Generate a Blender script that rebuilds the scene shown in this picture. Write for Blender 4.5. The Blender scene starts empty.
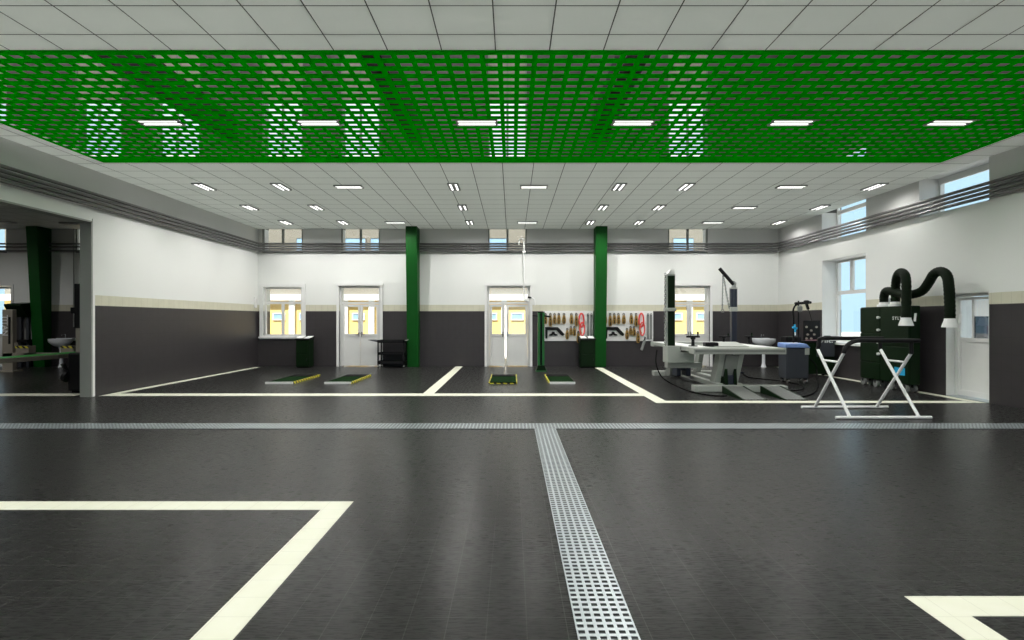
import bpy, bmesh, math, random
from mathutils import Vector, Matrix, Euler
random.seed(7)
sc = bpy.context.scene
COL = sc.collection
PI = math.pi
F, E = 550.0, 1.53                      # focal length in pixels of the 1024 frame, eye height
D = 18.13                               # the back wall
XL, XR = -8.37, 8.78                    # side walls
HC, HR = 4.53, 11.0                     # suspended ceiling, roof
YN = -6.0                               # wall behind the camera
def X(px, Y): return (px - 512) * Y / F
def Z(py, Y): return E + (320 - py) * Y / F
def Yf(py): return F * E / (py - 320)
def Yc(py): return F * 3.0 / (320 - py)

# ------------------------------------------------------------------ materials
def lin(c):
    return tuple(((v / 255) / 12.92 if v / 255 <= .04045 else ((v / 255 + .055) / 1.055) ** 2.4) for v in c)
class NT:
    def __init__(s, name):
        s.m = bpy.data.materials.new(name); s.m.use_nodes = True
        s.t = s.m.node_tree; s.t.nodes.clear()
    def n(s, typ, **kw):
        nd = s.t.nodes.new(typ)
        for k, v in kw.items(): setattr(nd, k, v)
        return nd
    def l(s, a, b): s.t.links.new(a, b)
    def math(s, op, a, b=None, c=None):
        nd = s.n('ShaderNodeMath', operation=op)
        for i, v in enumerate((a, b, c)):
            if v is None: continue
            if isinstance(v, (int, float)): nd.inputs[i].default_value = v
            else: s.l(v, nd.inputs[i])
        return nd.outputs[0]
    def mix(s, fac, a, b):
        nd = s.n('ShaderNodeMix', data_type='RGBA')
        if isinstance(fac, (int, float)): nd.inputs[0].default_value = fac
        else: s.l(fac, nd.inputs[0])
        for i, v in ((6, a), (7, b)):
            if isinstance(v, tuple): nd.inputs[i].default_value = (*v[:3], 1)
            else: s.l(v, nd.inputs[i])
        return nd.outputs[2]
    def noise(s, scale, detail=3, vec=None):
        if vec is None: vec = s.n('ShaderNodeNewGeometry').outputs['Position']
        nd = s.n('ShaderNodeTexNoise'); nd.inputs['Scale'].default_value = scale; nd.inputs['Detail'].default_value = detail
        s.l(vec, nd.inputs['Vector']); return nd.outputs['Fac']
    def line(s, coord, size, off, w):
        "1 on a joint of the given width, repeating every size"
        f = s.math('FRACT', s.math('DIVIDE', s.math('SUBTRACT', coord, off - w / 2), size))
        return s.math('LESS_THAN', f, w / size)
    def out(s, bsdf):
        o = s.n('ShaderNodeOutputMaterial'); s.l(bsdf, o.inputs['Surface']); return s.m
    def prin(s, col, rough=.5, metal=0, spec=.5, bump=None):
        b = s.n('ShaderNodeBsdfPrincipled')
        for k, v in (('Base Color', col), ('Roughness', rough), ('Metallic', metal), ('Specular IOR Level', spec)):
            if isinstance(v, tuple): b.inputs[k].default_value = (*v[:3], 1)
            elif isinstance(v, (int, float)): b.inputs[k].default_value = v
            else: s.l(v, b.inputs[k])
        return b
def mat(name, col, rough=.5, metal=0, var=.12, scale=9, spec=.5):
    t = NT(name); c = lin(col) if max(col) > 1 else col
    n = t.noise(scale)
    lo = tuple(v * (1 - var) for v in c); hi = tuple(min(1, v * (1 + var)) for v in c)
    return t.out(t.prin(t.mix(n, lo, hi), rough, metal, spec).outputs[0])
def emit(name, col, st):
    t = NT(name); e = t.n('ShaderNodeEmission'); e.inputs[0].default_value = (*col, 1); e.inputs[1].default_value = st
    return t.out(e.outputs[0])
def xyz(t):
    sx = t.n('ShaderNodeSeparateXYZ'); t.l(t.n('ShaderNodeNewGeometry').outputs['Position'], sx.inputs[0]); return sx.outputs

def floor_mat():
    t = NT('grey_floor_tile'); p = xyz(t)
    ln = t.math('MAXIMUM', t.line(p[0], .2, .0736, .0045), t.line(p[1], .2, .03, .0045))
    mp = t.n('ShaderNodeMapping'); mp.inputs['Scale'].default_value = (6, 60, 1)
    t.l(t.n('ShaderNodeNewGeometry').outputs['Position'], mp.inputs[0])
    n1 = t.noise(2.0, 4, mp.outputs[0]); n2 = t.noise(.35, 2)
    c = t.mix(n1, (.0225, .0220, .0214), (.0240, .0235, .0229))
    c = t.mix(t.math('MULTIPLY', n2, .35), c, (.0232, .0232, .0225))
    c = t.mix(t.math('MULTIPLY', ln, .55), c, (.105, .105, .10))
    r = t.math('MULTIPLY_ADD', n1, .03, .26)
    return t.out(t.prin(c, r, 0, .08).outputs[0])
def wall_mat():
    t = NT('wall_paint_over_tile_dado'); p = xyz(t)
    u = t.math('ADD', p[0], p[1]); z = p[2]
    lt = t.math('MAXIMUM', t.line(u, .2, .05, .006), t.line(z, .3, .02, .006))
    tile = t.mix(t.noise(6), (.036, .032, .034), (.046, .041, .044))
    tile = t.mix(t.math('MULTIPLY', lt, .6), tile, (.022, .02, .021))
    band = t.mix(t.noise(5), (.58, .56, .44), (.70, .68, .55))
    band = t.mix(t.math('MULTIPLY', t.line(u, .2, .05, .012), .4), band, (.45, .43, .34))
    paint = t.mix(t.noise(1.2), (.80, .81, .79), (.84, .85, .83))
    isb = t.math('LESS_THAN', z, 2.03); ist = t.math('LESS_THAN', z, 1.82)
    c = t.mix(ist, t.mix(isb, paint, band), tile)
    c = t.mix(t.math('GREATER_THAN', z, 3.745), c, t.mix(t.noise(1.2), (.60, .60, .595), (.65, .65, .645)))   # grey frieze behind the pipes
    dim_void = t.mix(t.noise(2), (.075, .068, .066), (.095, .088, .085))       # darker colour above the suspended ceiling, standing in for the dim void
    c = t.mix(t.math('GREATER_THAN', z, 4.56), c, dim_void)
    r = t.math('MULTIPLY_ADD', isb, -.12, .55)
    return t.out(t.prin(c, r, 0, .4).outputs[0])
def ceil_mat(name, trans):
    t = NT(name); p = xyz(t)
    ln = t.math('MAXIMUM', t.line(p[0], .6, -.183, .013), t.line(p[1], .53, 5.25, .013))
    c = t.mix(t.noise(1.4, 4), (.62, .63, .61), (.70, .71, .69))
    c = t.mix(t.math('MULTIPLY', ln, .8), c, (.08, .08, .08))
    d = t.n('ShaderNodeBsdfDiffuse'); t.l(c, d.inputs[0])
    if not trans: return t.out(d.outputs[0])
    tr = t.n('ShaderNodeBsdfTranslucent'); t.l(t.mix(t.math('MULTIPLY', ln, .95), (.85, .87, .85), (.02, .02, .02)), tr.inputs[0])  # translucency added so daylight from the roof brightens the tiles
    m = t.n('ShaderNodeMixShader'); m.inputs[0].default_value = trans; t.l(d.outputs[0], m.inputs[1]); t.l(tr.outputs[0], m.inputs[2])
    return t.out(m.outputs[0])
def opal_mat(name, refl, trans, fac):
    t = NT(name); d = t.n('ShaderNodeBsdfDiffuse'); d.inputs[0].default_value = (*refl, 1)
    tr = t.n('ShaderNodeBsdfTranslucent'); tr.inputs[0].default_value = (*trans, 1)
    m = t.n('ShaderNodeMixShader'); m.inputs[0].default_value = fac; t.l(d.outputs[0], m.inputs[1]); t.l(tr.outputs[0], m.inputs[2])
    return t.out(m.outputs[0])
def glass_mat(name, tint=(.96, .98, 1), refl=.06):
    t = NT(name); a = t.n('ShaderNodeBsdfTransparent'); a.inputs[0].default_value = (*tint, 1)
    g = t.n('ShaderNodeBsdfGlossy'); g.inputs['Roughness'].default_value = .03
    m = t.n('ShaderNodeMixShader'); m.inputs[0].default_value = refl
    t.l(a.outputs[0], m.inputs[1]); t.l(g.outputs[0], m.inputs[2]); return t.out(m.outputs[0])
def hazard_mat():
    t = NT('hazard_stripes'); p = xyz(t)
    s = t.math('ADD', t.math('ADD', p[0], p[1]), p[2])
    f = t.math('LESS_THAN', t.math('FRACT', t.math('DIVIDE', s, .16)), .55)
    return t.out(t.prin(t.mix(f, (.02, .02, .02), (.78, .70, .05)), .5).outputs[0])
def line_mat():
    t = NT('cream_marking_tile'); p = xyz(t)
    ln = t.math('MAXIMUM', t.line(p[0], .2, .0736, .004), t.line(p[1], .2, .03, .004))
    c = t.mix(t.noise(7, 4), (.78, .78, .62), (.88, .88, .76))
    c = t.mix(t.math('MULTIPLY', ln, .5), c, (.5, .5, .4))
    return t.out(t.prin(c, .4, 0, .4).outputs[0])
def tread_mat():
    t = NT('ribbed_ramp_tread'); p = xyz(t)
    s1 = t.math('FRACT', t.math('DIVIDE', t.math('ADD', p[0], p[1]), .06))
    f = t.math('LESS_THAN', s1, .4)
    return t.out(t.prin(t.mix(f, (.10, .105, .10), (.22, .225, .22)), .45, .3).outputs[0])

M = dict(
    floor=floor_mat(), wall=wall_mat(), ceil=ceil_mat('translucent_ceiling_tile', .62), bayceil=ceil_mat('bay_ceiling_tile', 0),
    blind=opal_mat('translucent_blind', (.85, .85, .85), (.95, .95, .95), .6), opal=opal_mat('added_opal_roof', (.6, .6, .6), (.86, .87, .86), .64), line=line_mat(), hazard=hazard_mat(), tread=tread_mat(),
    glass=glass_mat('clear_glass'), dark_glass=glass_mat('tinted_glass', (.30, .31, .33), .1),
    grid=opal_mat('green_translucent_grid', (.002, .27, .002), (.0005, .52, .0005), .66),  # made translucent so light from the void brightens the green
    green=mat('green_column_paint', (.003, .075, .008), .5, 0, .1, 2, .2),
    dgreen=mat('dark_green_enamel', (.003, .014, .003), .45, 0, .15, 5, .15),
    lgreen=mat('lift_green_enamel', (.008, .11, .02), .4, 0, .1, 5),
    runway=mat('runway_green', (.02, .30, .03), .5, 0, .1, 5),
    bright=mat('bright_white_enamel', (.93, .93, .93), .4, 0, .02, 6),
    white=mat('white_enamel', (.82, .82, .81), .35, 0, .04, 6),
    pvc=mat('white_door_plastic', (.74, .74, .73), .35, 0, .04, 4),
    porcelain=mat('white_porcelain', (.86, .88, .92), .12, 0, .02, 3),
    grey=mat('light_grey_machine_paint', (.40, .42, .39), .4, 0, .08, 6),
    mid=mat('mid_grey_paint', (.21, .22, .21), .5, 0, .1, 6),
    pipe=mat('grey_pipe', (.17, .17, .17), .4, .3, .12, 4),
    slate=mat('slate_grey_enamel', (.045, .05, .062), .4, 0, .1, 6),
    navy=mat('dark_blue_steel', (.022, .027, .045), .4, .1, .15, 8),
    black=mat('black_plastic', (.008, .008, .009), .5, 0, .2, 9, .2),
    soot=mat('dark_roof_steel', (.006, .007, .006), .8, 0, .2, 2),
    rubber=mat('black_rubber', (.012, .012, .012), .9, 0, .2, 9, .05), platetop=mat('dark_green_plate_top', (.006, .022, .006), .95, 0, .2, 9, .03),
    hose=mat('dark_green_hose', (.004, .010, .0035), .7, 0, .25, 14, .15),
    steel=mat('galvanised_steel', (.52, .57, .60), .32, .55, .1, 18),
    chrome=mat('bright_steel', (.62, .62, .62), .2, .9, .05, 9),
    channel=mat('dark_drain_channel', (.06, .065, .07), .7, 0, .3, 12),
    brass=mat('brass_coloured_steel', (.36, .22, .055), .38, .35, .25, 40),
    red=mat('red_webbing', (.72, .06, .06), .6, 0, .15, 20),
    blue=mat('pale_blue_tray', (.20, .32, .66), .4, 0, .1, 12),
    cyan=mat('bright_blue_plastic', (.03, .42, .75), .4, 0, .1, 12),
    cream=mat('cream_beige_enamel', (.33, .30, .25), .45, 0, .1, 7),
    jamb=mat('grey_frame_paint', (.30, .31, .29), .5, 0, .05, 3),
    paper=mat('white_paper', (.85, .85, .85), .8, 0, .03, 8),
    roof=mat('roof_underside', (.26, .23, .23), .9, 0, .1, 1),
    panel=mat('beige_spandrel_panel', (.30, .28, .24), .7, 0, .08, 2),
    yellow=mat('yellow_render', (.90, .66, .25), .9, 0, .05, 1),
    beige=mat('beige_render', (.26, .24, .195), .9, 0, .06, 1),
    owhite=mat('white_render', (.85, .85, .83), .9, 0, .03, 1),
    bglass=mat('pale_blue_window_glass', (.35, .55, .75), .2, 0, .1, 2),
    paving=mat('pale_paving', (.42, .41, .39), .9, 0, .1, 2),
    lamp=emit('fluorescent_tube_glow', (1, .99, .96), 1.7),
    lamp_off=mat('unlit_tube_plastic', (.62, .62, .60), .4, 0, .03, 6),
    mark=mat('white_lettering', (.88, .88, .88), .5, 0, .02, 6),
)

# ------------------------------------------------------------------ mesh builder
def root_of(o):
    while o.parent: o = o.parent
    return o
class MB:
    def __init__(s, T=None): s.b = bmesh.new(); s.T = T
    def v(s, co):
        return s.b.verts.new(s.T(*co) if s.T else co)
    def hull8(s, c):
        vs = [s.v(q) for q in c]
        for f in ((0, 1, 2, 3), (7, 6, 5, 4), (0, 4, 5, 1), (1, 5, 6, 2), (2, 6, 7, 3), (3, 7, 4, 0)):
            s.b.faces.new([vs[i] for i in f])
        return s
    def box(s, x0, x1, y0, y1, z0, z1):
        return s.hull8([(x0, y0, z0), (x1, y0, z0), (x1, y1, z0), (x0, y1, z0), (x0, y0, z1), (x1, y0, z1), (x1, y1, z1), (x0, y1, z1)])
    def obox(s, c, size, rot):
        R = Euler(rot).to_matrix(); c = Vector(c); h = [v / 2 for v in size]
        return s.hull8([tuple(c + R @ Vector((a * h[0], b * h[1], d * h[2]))) for d in (-1, 1) for a, b in ((-1, -1), (1, -1), (1, 1), (-1, 1))])
    def bar(s, p, q, w, h, up=(0, 0, 1)):
        p, q = Vector(p), Vector(q); d = (q - p).normalized(); up = Vector(up)
        if abs(d.dot(up)) > .98: up = Vector((1, 0, 0))
        sd = d.cross(up).normalized() * w / 2; u = sd.cross(d).normalized() * h / 2
        return s.hull8([tuple(e + a * sd + b * u) for e in (p, q) for a, b in ((-1, -1), (1, -1), (1, 1), (-1, 1))])
    def ringverts(s, c, d, r, seg, ref):
        a = d.cross(ref).normalized(); b = d.cross(a).normalized()
        return [s.v(tuple(c + r * (math.cos(2 * PI * i / seg) * a + math.sin(2 * PI * i / seg) * b))) for i in range(seg)]
    def loft(s, rings, caps=True, closed=False):
        n = len(rings[0]); m = len(rings)
        for i in range(m if closed else m - 1):
            A, B = rings[i], rings[(i + 1) % m]
            for j in range(n): s.b.faces.new((A[j], A[(j + 1) % n], B[(j + 1) % n], B[j]))
        if caps and not closed:
            s.b.faces.new(list(reversed(rings[0]))); s.b.faces.new(rings[-1])
        return s
    def cyl(s, p, q, r0, r1=None, seg=16):
        p, q = Vector(p), Vector(q); d = (q - p).normalized()
        ref = Vector((0, 0, 1)) if abs(d.z) < .9 else Vector((1, 0, 0))
        return s.loft([s.ringverts(p, d, r0, seg, ref), s.ringverts(q, d, r0 if r1 is None else r1, seg, ref)])
    def tube(s, pts, r, seg=10, smooth=5, closed=False, ribs=0):
        P = [Vector(p) for p in pts]
        if smooth:
            Q = []; n = len(P)
            for i in range(n if closed else n - 1):
                g = (lambda k: P[k % n]) if closed else (lambda k: P[min(max(k, 0), n - 1)])
                p0, p1, p2, p3 = g(i - 1), g(i), g(i + 1), g(i + 2)
                for k in range(smooth):
                    t = k / smooth
                    Q.append(.5 * (2 * p1 + (p2 - p0) * t + (2 * p0 - 5 * p1 + 4 * p2 - p3) * t * t + (3 * p1 - p0 - 3 * p2 + p3) * t ** 3))
            if not closed: Q.append(P[-1])
            P = Q
        n = len(P); rings = []; ref = None
        for i in range(n):
            a = P[(i - 1) % n] if closed or i else P[0]; b = P[(i + 1) % n] if closed or i < n - 1 else P[-1]
            d = (b - a).normalized()
            if ref is None:
                ref = Vector((0, 0, 1)) if abs(d.z) < .9 else Vector((1, 0, 0))
            ref = (ref - d * ref.dot(d)).normalized()
            rr = r * (1 + (.07 if i % 2 else -.03)) if ribs else r
            x = d.cross(ref)
            rings.append([s.v(tuple(P[i] + rr * (math.cos(2 * PI * j / seg) * ref + math.sin(2 * PI * j / seg) * x))) for j in range(seg)])
        return s.loft(rings, True, closed)
    def lathe(s, prof, c, seg=20, sy=1.0):
        c = Vector(c); rings = [[s.v((c.x + r * math.cos(2 * PI * i / seg), c.y + sy * r * math.sin(2 * PI * i / seg), c.z + z)) for i in range(seg)] for r, z in prof]
        return s.loft(rings)
    def prism(s, poly, ax, a, b):
        "poly in the two axes other than ax, extruded from a to b"
        def mk(p, t): return {'x': (t, p[0], p[1]), 'y': (p[0], t, p[1]), 'z': (p[0], p[1], t)}[ax]
        A = [s.v(mk(p, a)) for p in poly]; B = [s.v(mk(p, b)) for p in poly]
        return s.loft([A, B])
    def frame(s, x0, x1, z0, z1, w, y0, y1):
        "one connected rectangular ring lying in the xz plane"
        o = [(x0, z0), (x1, z0), (x1, z1), (x0, z1)]; i = [(x0 + w, z0 + w), (x1 - w, z0 + w), (x1 - w, z1 - w), (x0 + w, z1 - w)]
        rows = [[s.v((p[0], y, p[1])) for p in q] for q, y in ((o, y0), (o, y1), (i, y1), (i, y0))]
        return s.loft(rows, False, True)
    def build(s, name, m, parent=None, smooth=False, bevel=0, raw=False, label=None):
        bmesh.ops.recalc_face_normals(s.b, faces=s.b.faces[:])
        if parent and not raw:
            off = -Vector(root_of(parent).location)
            bmesh.ops.translate(s.b, verts=s.b.verts[:], vec=off)
        me = bpy.data.meshes.new(name); s.b.to_mesh(me); s.b.free()
        if smooth:
            me.polygons.foreach_set('use_smooth', [True] * len(me.polygons))
            try: me.set_sharp_from_angle(angle=math.radians(40))
            except Exception: pass
        o = bpy.data.objects.new(name, me); COL.objects.link(o)
        me.materials.append(M[m] if isinstance(m, str) else m)
        if parent: o.parent = parent
        if bevel:
            bv = o.modifiers.new('edge', 'BEVEL'); bv.width = bevel; bv.segments = 2; bv.limit_method = 'ANGLE'
        if label: o['label'] = label
        return o
def box(*a, T=None): return MB(T).box(*a)
def tag(o, label, cat, group=None, kind=None):
    o['label'] = label; o['category'] = cat
    if group: o['group'] = group
    if kind: o['kind'] = kind
    return o
def thing(name, label, cat, loc=(0, 0, 0), group=None, kind=None):
    o = bpy.data.objects.new(name, None); COL.objects.link(o); o.location = loc; o.empty_display_size = .1
    return tag(o, label, cat, group, kind)
def struct(o, label, cat): return tag(o, label, cat, None, 'structure')
def copy_tree(o, parent=None):
    c = o.copy(); COL.objects.link(c)
    if parent: c.parent = parent
    for ch in list(o.children): copy_tree(ch, c)
    return c
def text(name, s, size, parent, loc, rot, m='mark', depth=.002, shear=0, spacing=1.0):
    cu = bpy.data.curves.new(name, 'FONT'); cu.body = s; cu.size = size; cu.extrude = depth; cu.shear = shear; cu.offset = size * .02
    cu.align_x = 'CENTER'; cu.align_y = 'CENTER'; cu.space_character = spacing
    t = bpy.data.objects.new('tmp', cu); COL.objects.link(t)
    bpy.context.view_layer.update()
    me = bpy.data.meshes.new_from_object(t.evaluated_get(bpy.context.evaluated_depsgraph_get()))
    bpy.data.objects.remove(t); bpy.data.curves.remove(cu)
    me.materials.clear(); me.materials.append(M[m]); me.name = name
    o = bpy.data.objects.new(name, me); COL.objects.link(o); o.parent = root_of(parent) if parent.parent is None else parent
    o.location = Vector(loc) - Vector(root_of(parent).location); o.rotation_euler = rot
    return o
ORD = ['first', 'second', 'third', 'fourth', 'fifth', 'sixth', 'seventh', 'eighth', 'ninth', 'tenth', 'eleventh', 'twelfth']

# ------------------------------------------------------------------ room shell
XB = -19.0                                                    # outer wall of the neighbouring bay
def wall(name, m, u0, u1, z0, z1, v0, v1, holes, T, label):
    us = sorted({u0, u1, *[h[0] for h in holes], *[h[1] for h in holes]})
    mb = MB(T)
    for a, b in zip(us, us[1:]):
        c = (a + b) / 2; cuts = sorted((h[2], h[3]) for h in holes if h[0] < c < h[1])
        z = z0
        for h0, h1 in cuts:
            if h0 > z + 1e-6: mb.box(a, b, v0, v1, z, h0)
            z = h1
        if z < z1 - 1e-6: mb.box(a, b, v0, v1, z, z1)
    return struct(mb.build(name, m), label, 'wall')
BACK = lambda u, v, z: (u, D + v, z)
RIGHT = lambda u, v, z: (XR + v, u, z)

box(XB - .5, XR + .55, YN - .3, D + .5, -.2, 0).build('floor', 'floor')
struct(bpy.data.objects['floor'], 'dark grey square tiled floor with thin pale joints across the hall', 'floor')
# back wall holes
cler = [(-8.24, -6.89), (-5.64, -4.35), (-.79, .49), (5.14, 6.46), (-14.4, -12.86), (-11.83, -10.28), (-18.2, -16.65)]
doorsB = [(-5.70, -4.34), (-.82, .59), (5.22, 6.52)]
holesB = [(a, b, 3.74, 10.4) for a, b in cler] + [(a, b, 0, 2.66) for a, b in doorsB] + [(-8.19, -6.92, 1.0, 2.62), (-17.9, -16.5, 0, 2.66)]
wall('wall_back', 'wall', XB - .5, XR + .55, 0, HR, 0, .5, holesB, BACK, 'back wall of the hall, white over a dark tile dado with a cream band')
holesR = [(13.64, 15.58, .92, 3.21), (13.64, 15.58, 3.74, 6.1), (10.12, 11.86, 3.74, 4.56), (10.12, 11.13, 0, 2.06)]
wall('wall_right', 'wall', YN - .3, D, 0, HR, 0, .55, holesR, RIGHT, 'long wall with the window, white over a dark tile dado')
YJ = 8.37 * F / 420                                           # far jamb of the opening to the next bay
OZ = 3.50
LEFT = lambda u, v, z: (XL - v, u, z)
wall('wall_left', 'wall', YN, D, 0, HC, 0, .2, [(6.0, YJ, 0, OZ)], LEFT, 'partition wall with a wide opening into the darker neighbouring bay')
wall('wall_far_left', 'wall', YN - .3, D, 0, HR, 0, .3, [], lambda u, v, z: (XB - v, u, z), 'outer wall of the neighbouring bay')
gates = [(-6.4, -2.9, 0, 4.0), (-1.7, 1.8, 0, 4.0), (3.0, 6.5, 0, 4.0)]  # unseen openings added to bring daylight onto the ceiling
wall('wall_front', 'wall', XB - .5, XR + .55, 0, HR, -.3, 0, gates, lambda u, v, z: (u, YN + v, z), 'wall behind the viewer with the added glazed openings')
for i, g in enumerate(gates):
    w = thing('door_%d' % (6 + i), 'unseen glazed gate added behind the viewer to let in daylight', 'gate', ((g[0] + g[1]) / 2, YN, 0), None, 'structure')
    T = lambda u, v, z: (u, YN + v, z)
    MB(T).frame(g[0], g[1], 0, 4.0, .1, -.2, -.12).build('added_gate_frame', 'white', w)
    box(g[0] + .1, g[1] - .1, -.17, -.16, .1, 3.9, T=T).build('pane', 'glass', w)
mb = MB().frame(6.0, YJ + .0, 0, OZ, .06, 0, 1)                # lining of the opening
mb.b.free()
w = thing('door_5', 'grey lined opening between the hall and the darker neighbouring bay', 'doorway', (XL, YJ, 0), None, 'structure')
MB().box(XL - .215, XL + .012, YJ - .035, YJ + .001, 0, OZ).build('jamb', 'jamb', w)
MB().box(XL - .215, XL + .012, 5.95, YJ, OZ - .03, OZ + .001).build('head_lining', 'jamb', w)
MB().box(XL, XL + .015, YJ, YJ + .06, 0, OZ + .05).build('corner_trim', 'white', w)

# suspended ceiling around the green grid
GX0, GX1, GY0, GY1 = -7.77, 8.15, Yc(50), Yc(162.3)
mb = MB()
for a in ((XL - .1, XR, YN, GY0), (XL - .1, XR, GY1, D), (XL - .1, GX0, GY0, GY1), (GX1, XR, GY0, GY1)):
    mb.box(a[0], a[1], a[2], a[3], HC, HC + .05)
struct(mb.build('ceiling', 'ceil'), 'grey suspended tile ceiling around the green grid', 'ceiling')
struct(box(XB, XL - .1, YN, D, HC, HC + .05).build('ceiling_bay', 'bayceil'), 'grey tile ceiling of the darker neighbouring bay', 'ceiling')
struct(box(XB - .5, XR + .55, YN - .3, D + .5, HR, HR + .05).build('added_roof_light', 'opal'), 'unseen translucent roof added over the void to light the ceiling from above', 'roof')  # daylit roof out of view, added to backlight the ceiling
def perforated(xs, ys, hole):
    b = MB(); V = {}
    def g(i, j):
        if (i, j) not in V: V[i, j] = b.v((xs[i], ys[j], 0))
        return V[i, j]
    for i in range(len(xs) - 1):
        for j in range(len(ys) - 1):
            if not hole(i, j): b.b.faces.new((g(i, j), g(i + 1, j), g(i + 1, j + 1), g(i, j + 1)))
    return b
def steps(a, n, pitch, bar, end):
    r = [a]; x = a + bar
    for k in range(n):
        r += [x, x + pitch - bar]; x += pitch
    r.append(end); return r
xs = steps(GX0, 79, .2, .062, GX1); ys = steps(GY0, 20, .1985, .094, GY1)
xs = [x + 0 for x in xs]
o = perforated(xs, ys, lambda i, j: i % 2 == 1 and j % 2 == 1 and i < len(xs) - 2 and j < len(ys) - 2).build('ceiling_grid', 'grid')
o.location.z = HC + .003
sm = o.modifiers.new('thickness', 'SOLIDIFY'); sm.thickness = .014; sm.offset = -1
struct(o, 'bright green perforated grid panel set into the ceiling', 'ceiling grid')
for i, x in enumerate((-9.31, -3.22, 2.86)):
    struct(box(x - .26, x + .26, YN, D, 7.5, 8.2).build('roof_beam', 'soot'), ['dark roof beam above the partition wall', 'dark roof beam above the green column by the tool trolley', 'dark roof beam above the green column between the tool boards'][i], 'beam')

# columns: deeper at the top than at the foot
def column(x, label):
    w = .182
    b = MB().prism([(D - .01, 0), (D - .28, 0), (D - .57, HC - .05), (D - .57, HC), (D - .01, HC)], 'x', x - w, x + w)
    struct(b.build('column', 'green', None, bevel=.012), label, 'column')
column(-3.22, 'green steel column beside the black tool trolley')
column(2.87, 'green steel column between the two white tool boards')
column(-15.35, 'green steel column in the neighbouring bay, wider at the top')

# pipes running round the walls
GP = 'grey pipes round the walls'
pn = ['uppermost', 'second from the top', 'third from the top', 'lowest']
for k, z in enumerate((4.03, 3.95, 3.87, 3.79)):
    q = .09
    o = MB().tube([(XL + q, YN + .1, z), (XL + q, D - q - .15, z), (XL + q + .15, D - q, z), (XR - q - .15, D - q, z), (XR - q, D - q - .15, z), (XR - q, YN + .1, z)], .033, 8, 0).build('wall_pipe', 'pipe', smooth=True)
    tag(o, pn[k] + ' of the four grey pipes round the white walls', 'pipe', GP)
for k, z in enumerate((4.03, 3.93, 3.80)):
    o = MB().cyl((XB, D - .09, z), (XL - .2, D - .09, z), .03, seg=8).build('bay_pipe', 'pipe', smooth=True)
    tag(o, ['upper', 'middle', 'lower'][k] + ' grey pipe on the back wall of the dark neighbouring bay', 'pipe', 'grey pipes in the neighbouring bay')
o = MB().cyl((X(75, D), D - .05, 1.3), (X(75, D), D - .05, HC), .018, seg=8).build('conduit', 'jamb', smooth=True)
tag(o, 'thin grey vertical conduit on the back wall of the neighbouring bay', 'conduit')

# ------------------------------------------------------------------ floor markings and drains
def marking(poly, label, cat='floor line'):
    struct(MB().prism(poly, 'z', 0, .003).build('floor_line', 'line'), label, cat)
def rect(x0, x1, y0, y1): return [(x0, y0), (x1, y0), (x1, y1), (x0, y1)]
y395 = Yf(396); y393 = Yf(393.6)
marking(rect(XL + .05, 2.68, y395, y393), 'cream line across the hall in front of the floor plates')
marking(rect(-1.85, -1.62, y393, D - .02), 'cream line running to the back wall between the two door bays')
marking(rect(2.66, 2.90, Yf(403), D - .5), 'cream line from the green column along the frame bench')
marking(rect(2.90, XR - .25, Yf(403), Yf(400.9)), 'cream line in front of the frame bench ramps')
marking(rect(XL + .03, XL + .22, y393, D - .3), 'cream line along the foot of the partition wall')
marking(rect(XR - .22, XR - .03, Yf(403), D - .3), 'cream line along the foot of the window wall')
marking(rect(XB, XL - .45, y395, y393), 'cream line on the floor of the neighbouring bay')
a, b = Yf(510), Yf(501.6)
marking([(-8.1, a), (-1.54, a), (-1.54, .4), (-1.335, .4), (-1.335, b), (-8.1, b)], 'cream bay corner marking near the viewer beside the long drain')
a, b = Yf(616.4), Yf(596.6)
marking([(2.17, b), (2.17, .4), (2.37, .4), (2.37, a), (8.4, a), (8.4, b)], 'cream bay corner marking in the corner nearest the viewer')

def drain(x0, x1, y0, y1, nx, ny, label):
    t = thing('floor_drain', label, 'drain', ((x0 + x1) / 2, (y0 + y1) / 2, 0))
    box(x0, x1, y0, y1, .0005, .003).build('channel', 'channel', t)
    px, py = (x1 - x0) / nx, (y1 - y0) / ny
    def st(a, n, p, bar):
        r = [a]
        for k in range(n): r += [a + k * p + bar / 2, a + (k + 1) * p - bar / 2]
        return r + [a + n * p]
    xs, ys = st(x0, nx, px, .017), st(y0, ny, py, .022)
    g = perforated(xs, ys, lambda i, j: i % 2 == 1 and j % 2 == 1)
    for v in g.b.verts: v.co.z = .011
    o = g.build('grate', 'steel', t); s = o.modifiers.new('thickness', 'SOLIDIFY'); s.thickness = .002; s.offset = -1
DX0, DX1 = .315, .612
drain(DX0, DX1, .8, Yf(429.3), 6, 134, 'long galvanised slotted floor drain running towards the viewer')
drain(XB + .3, XR - .03, Yf(429.2), Yf(424.0), 540, 6, 'long galvanised slotted floor drain crossing the hall from wall to wall')

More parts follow.
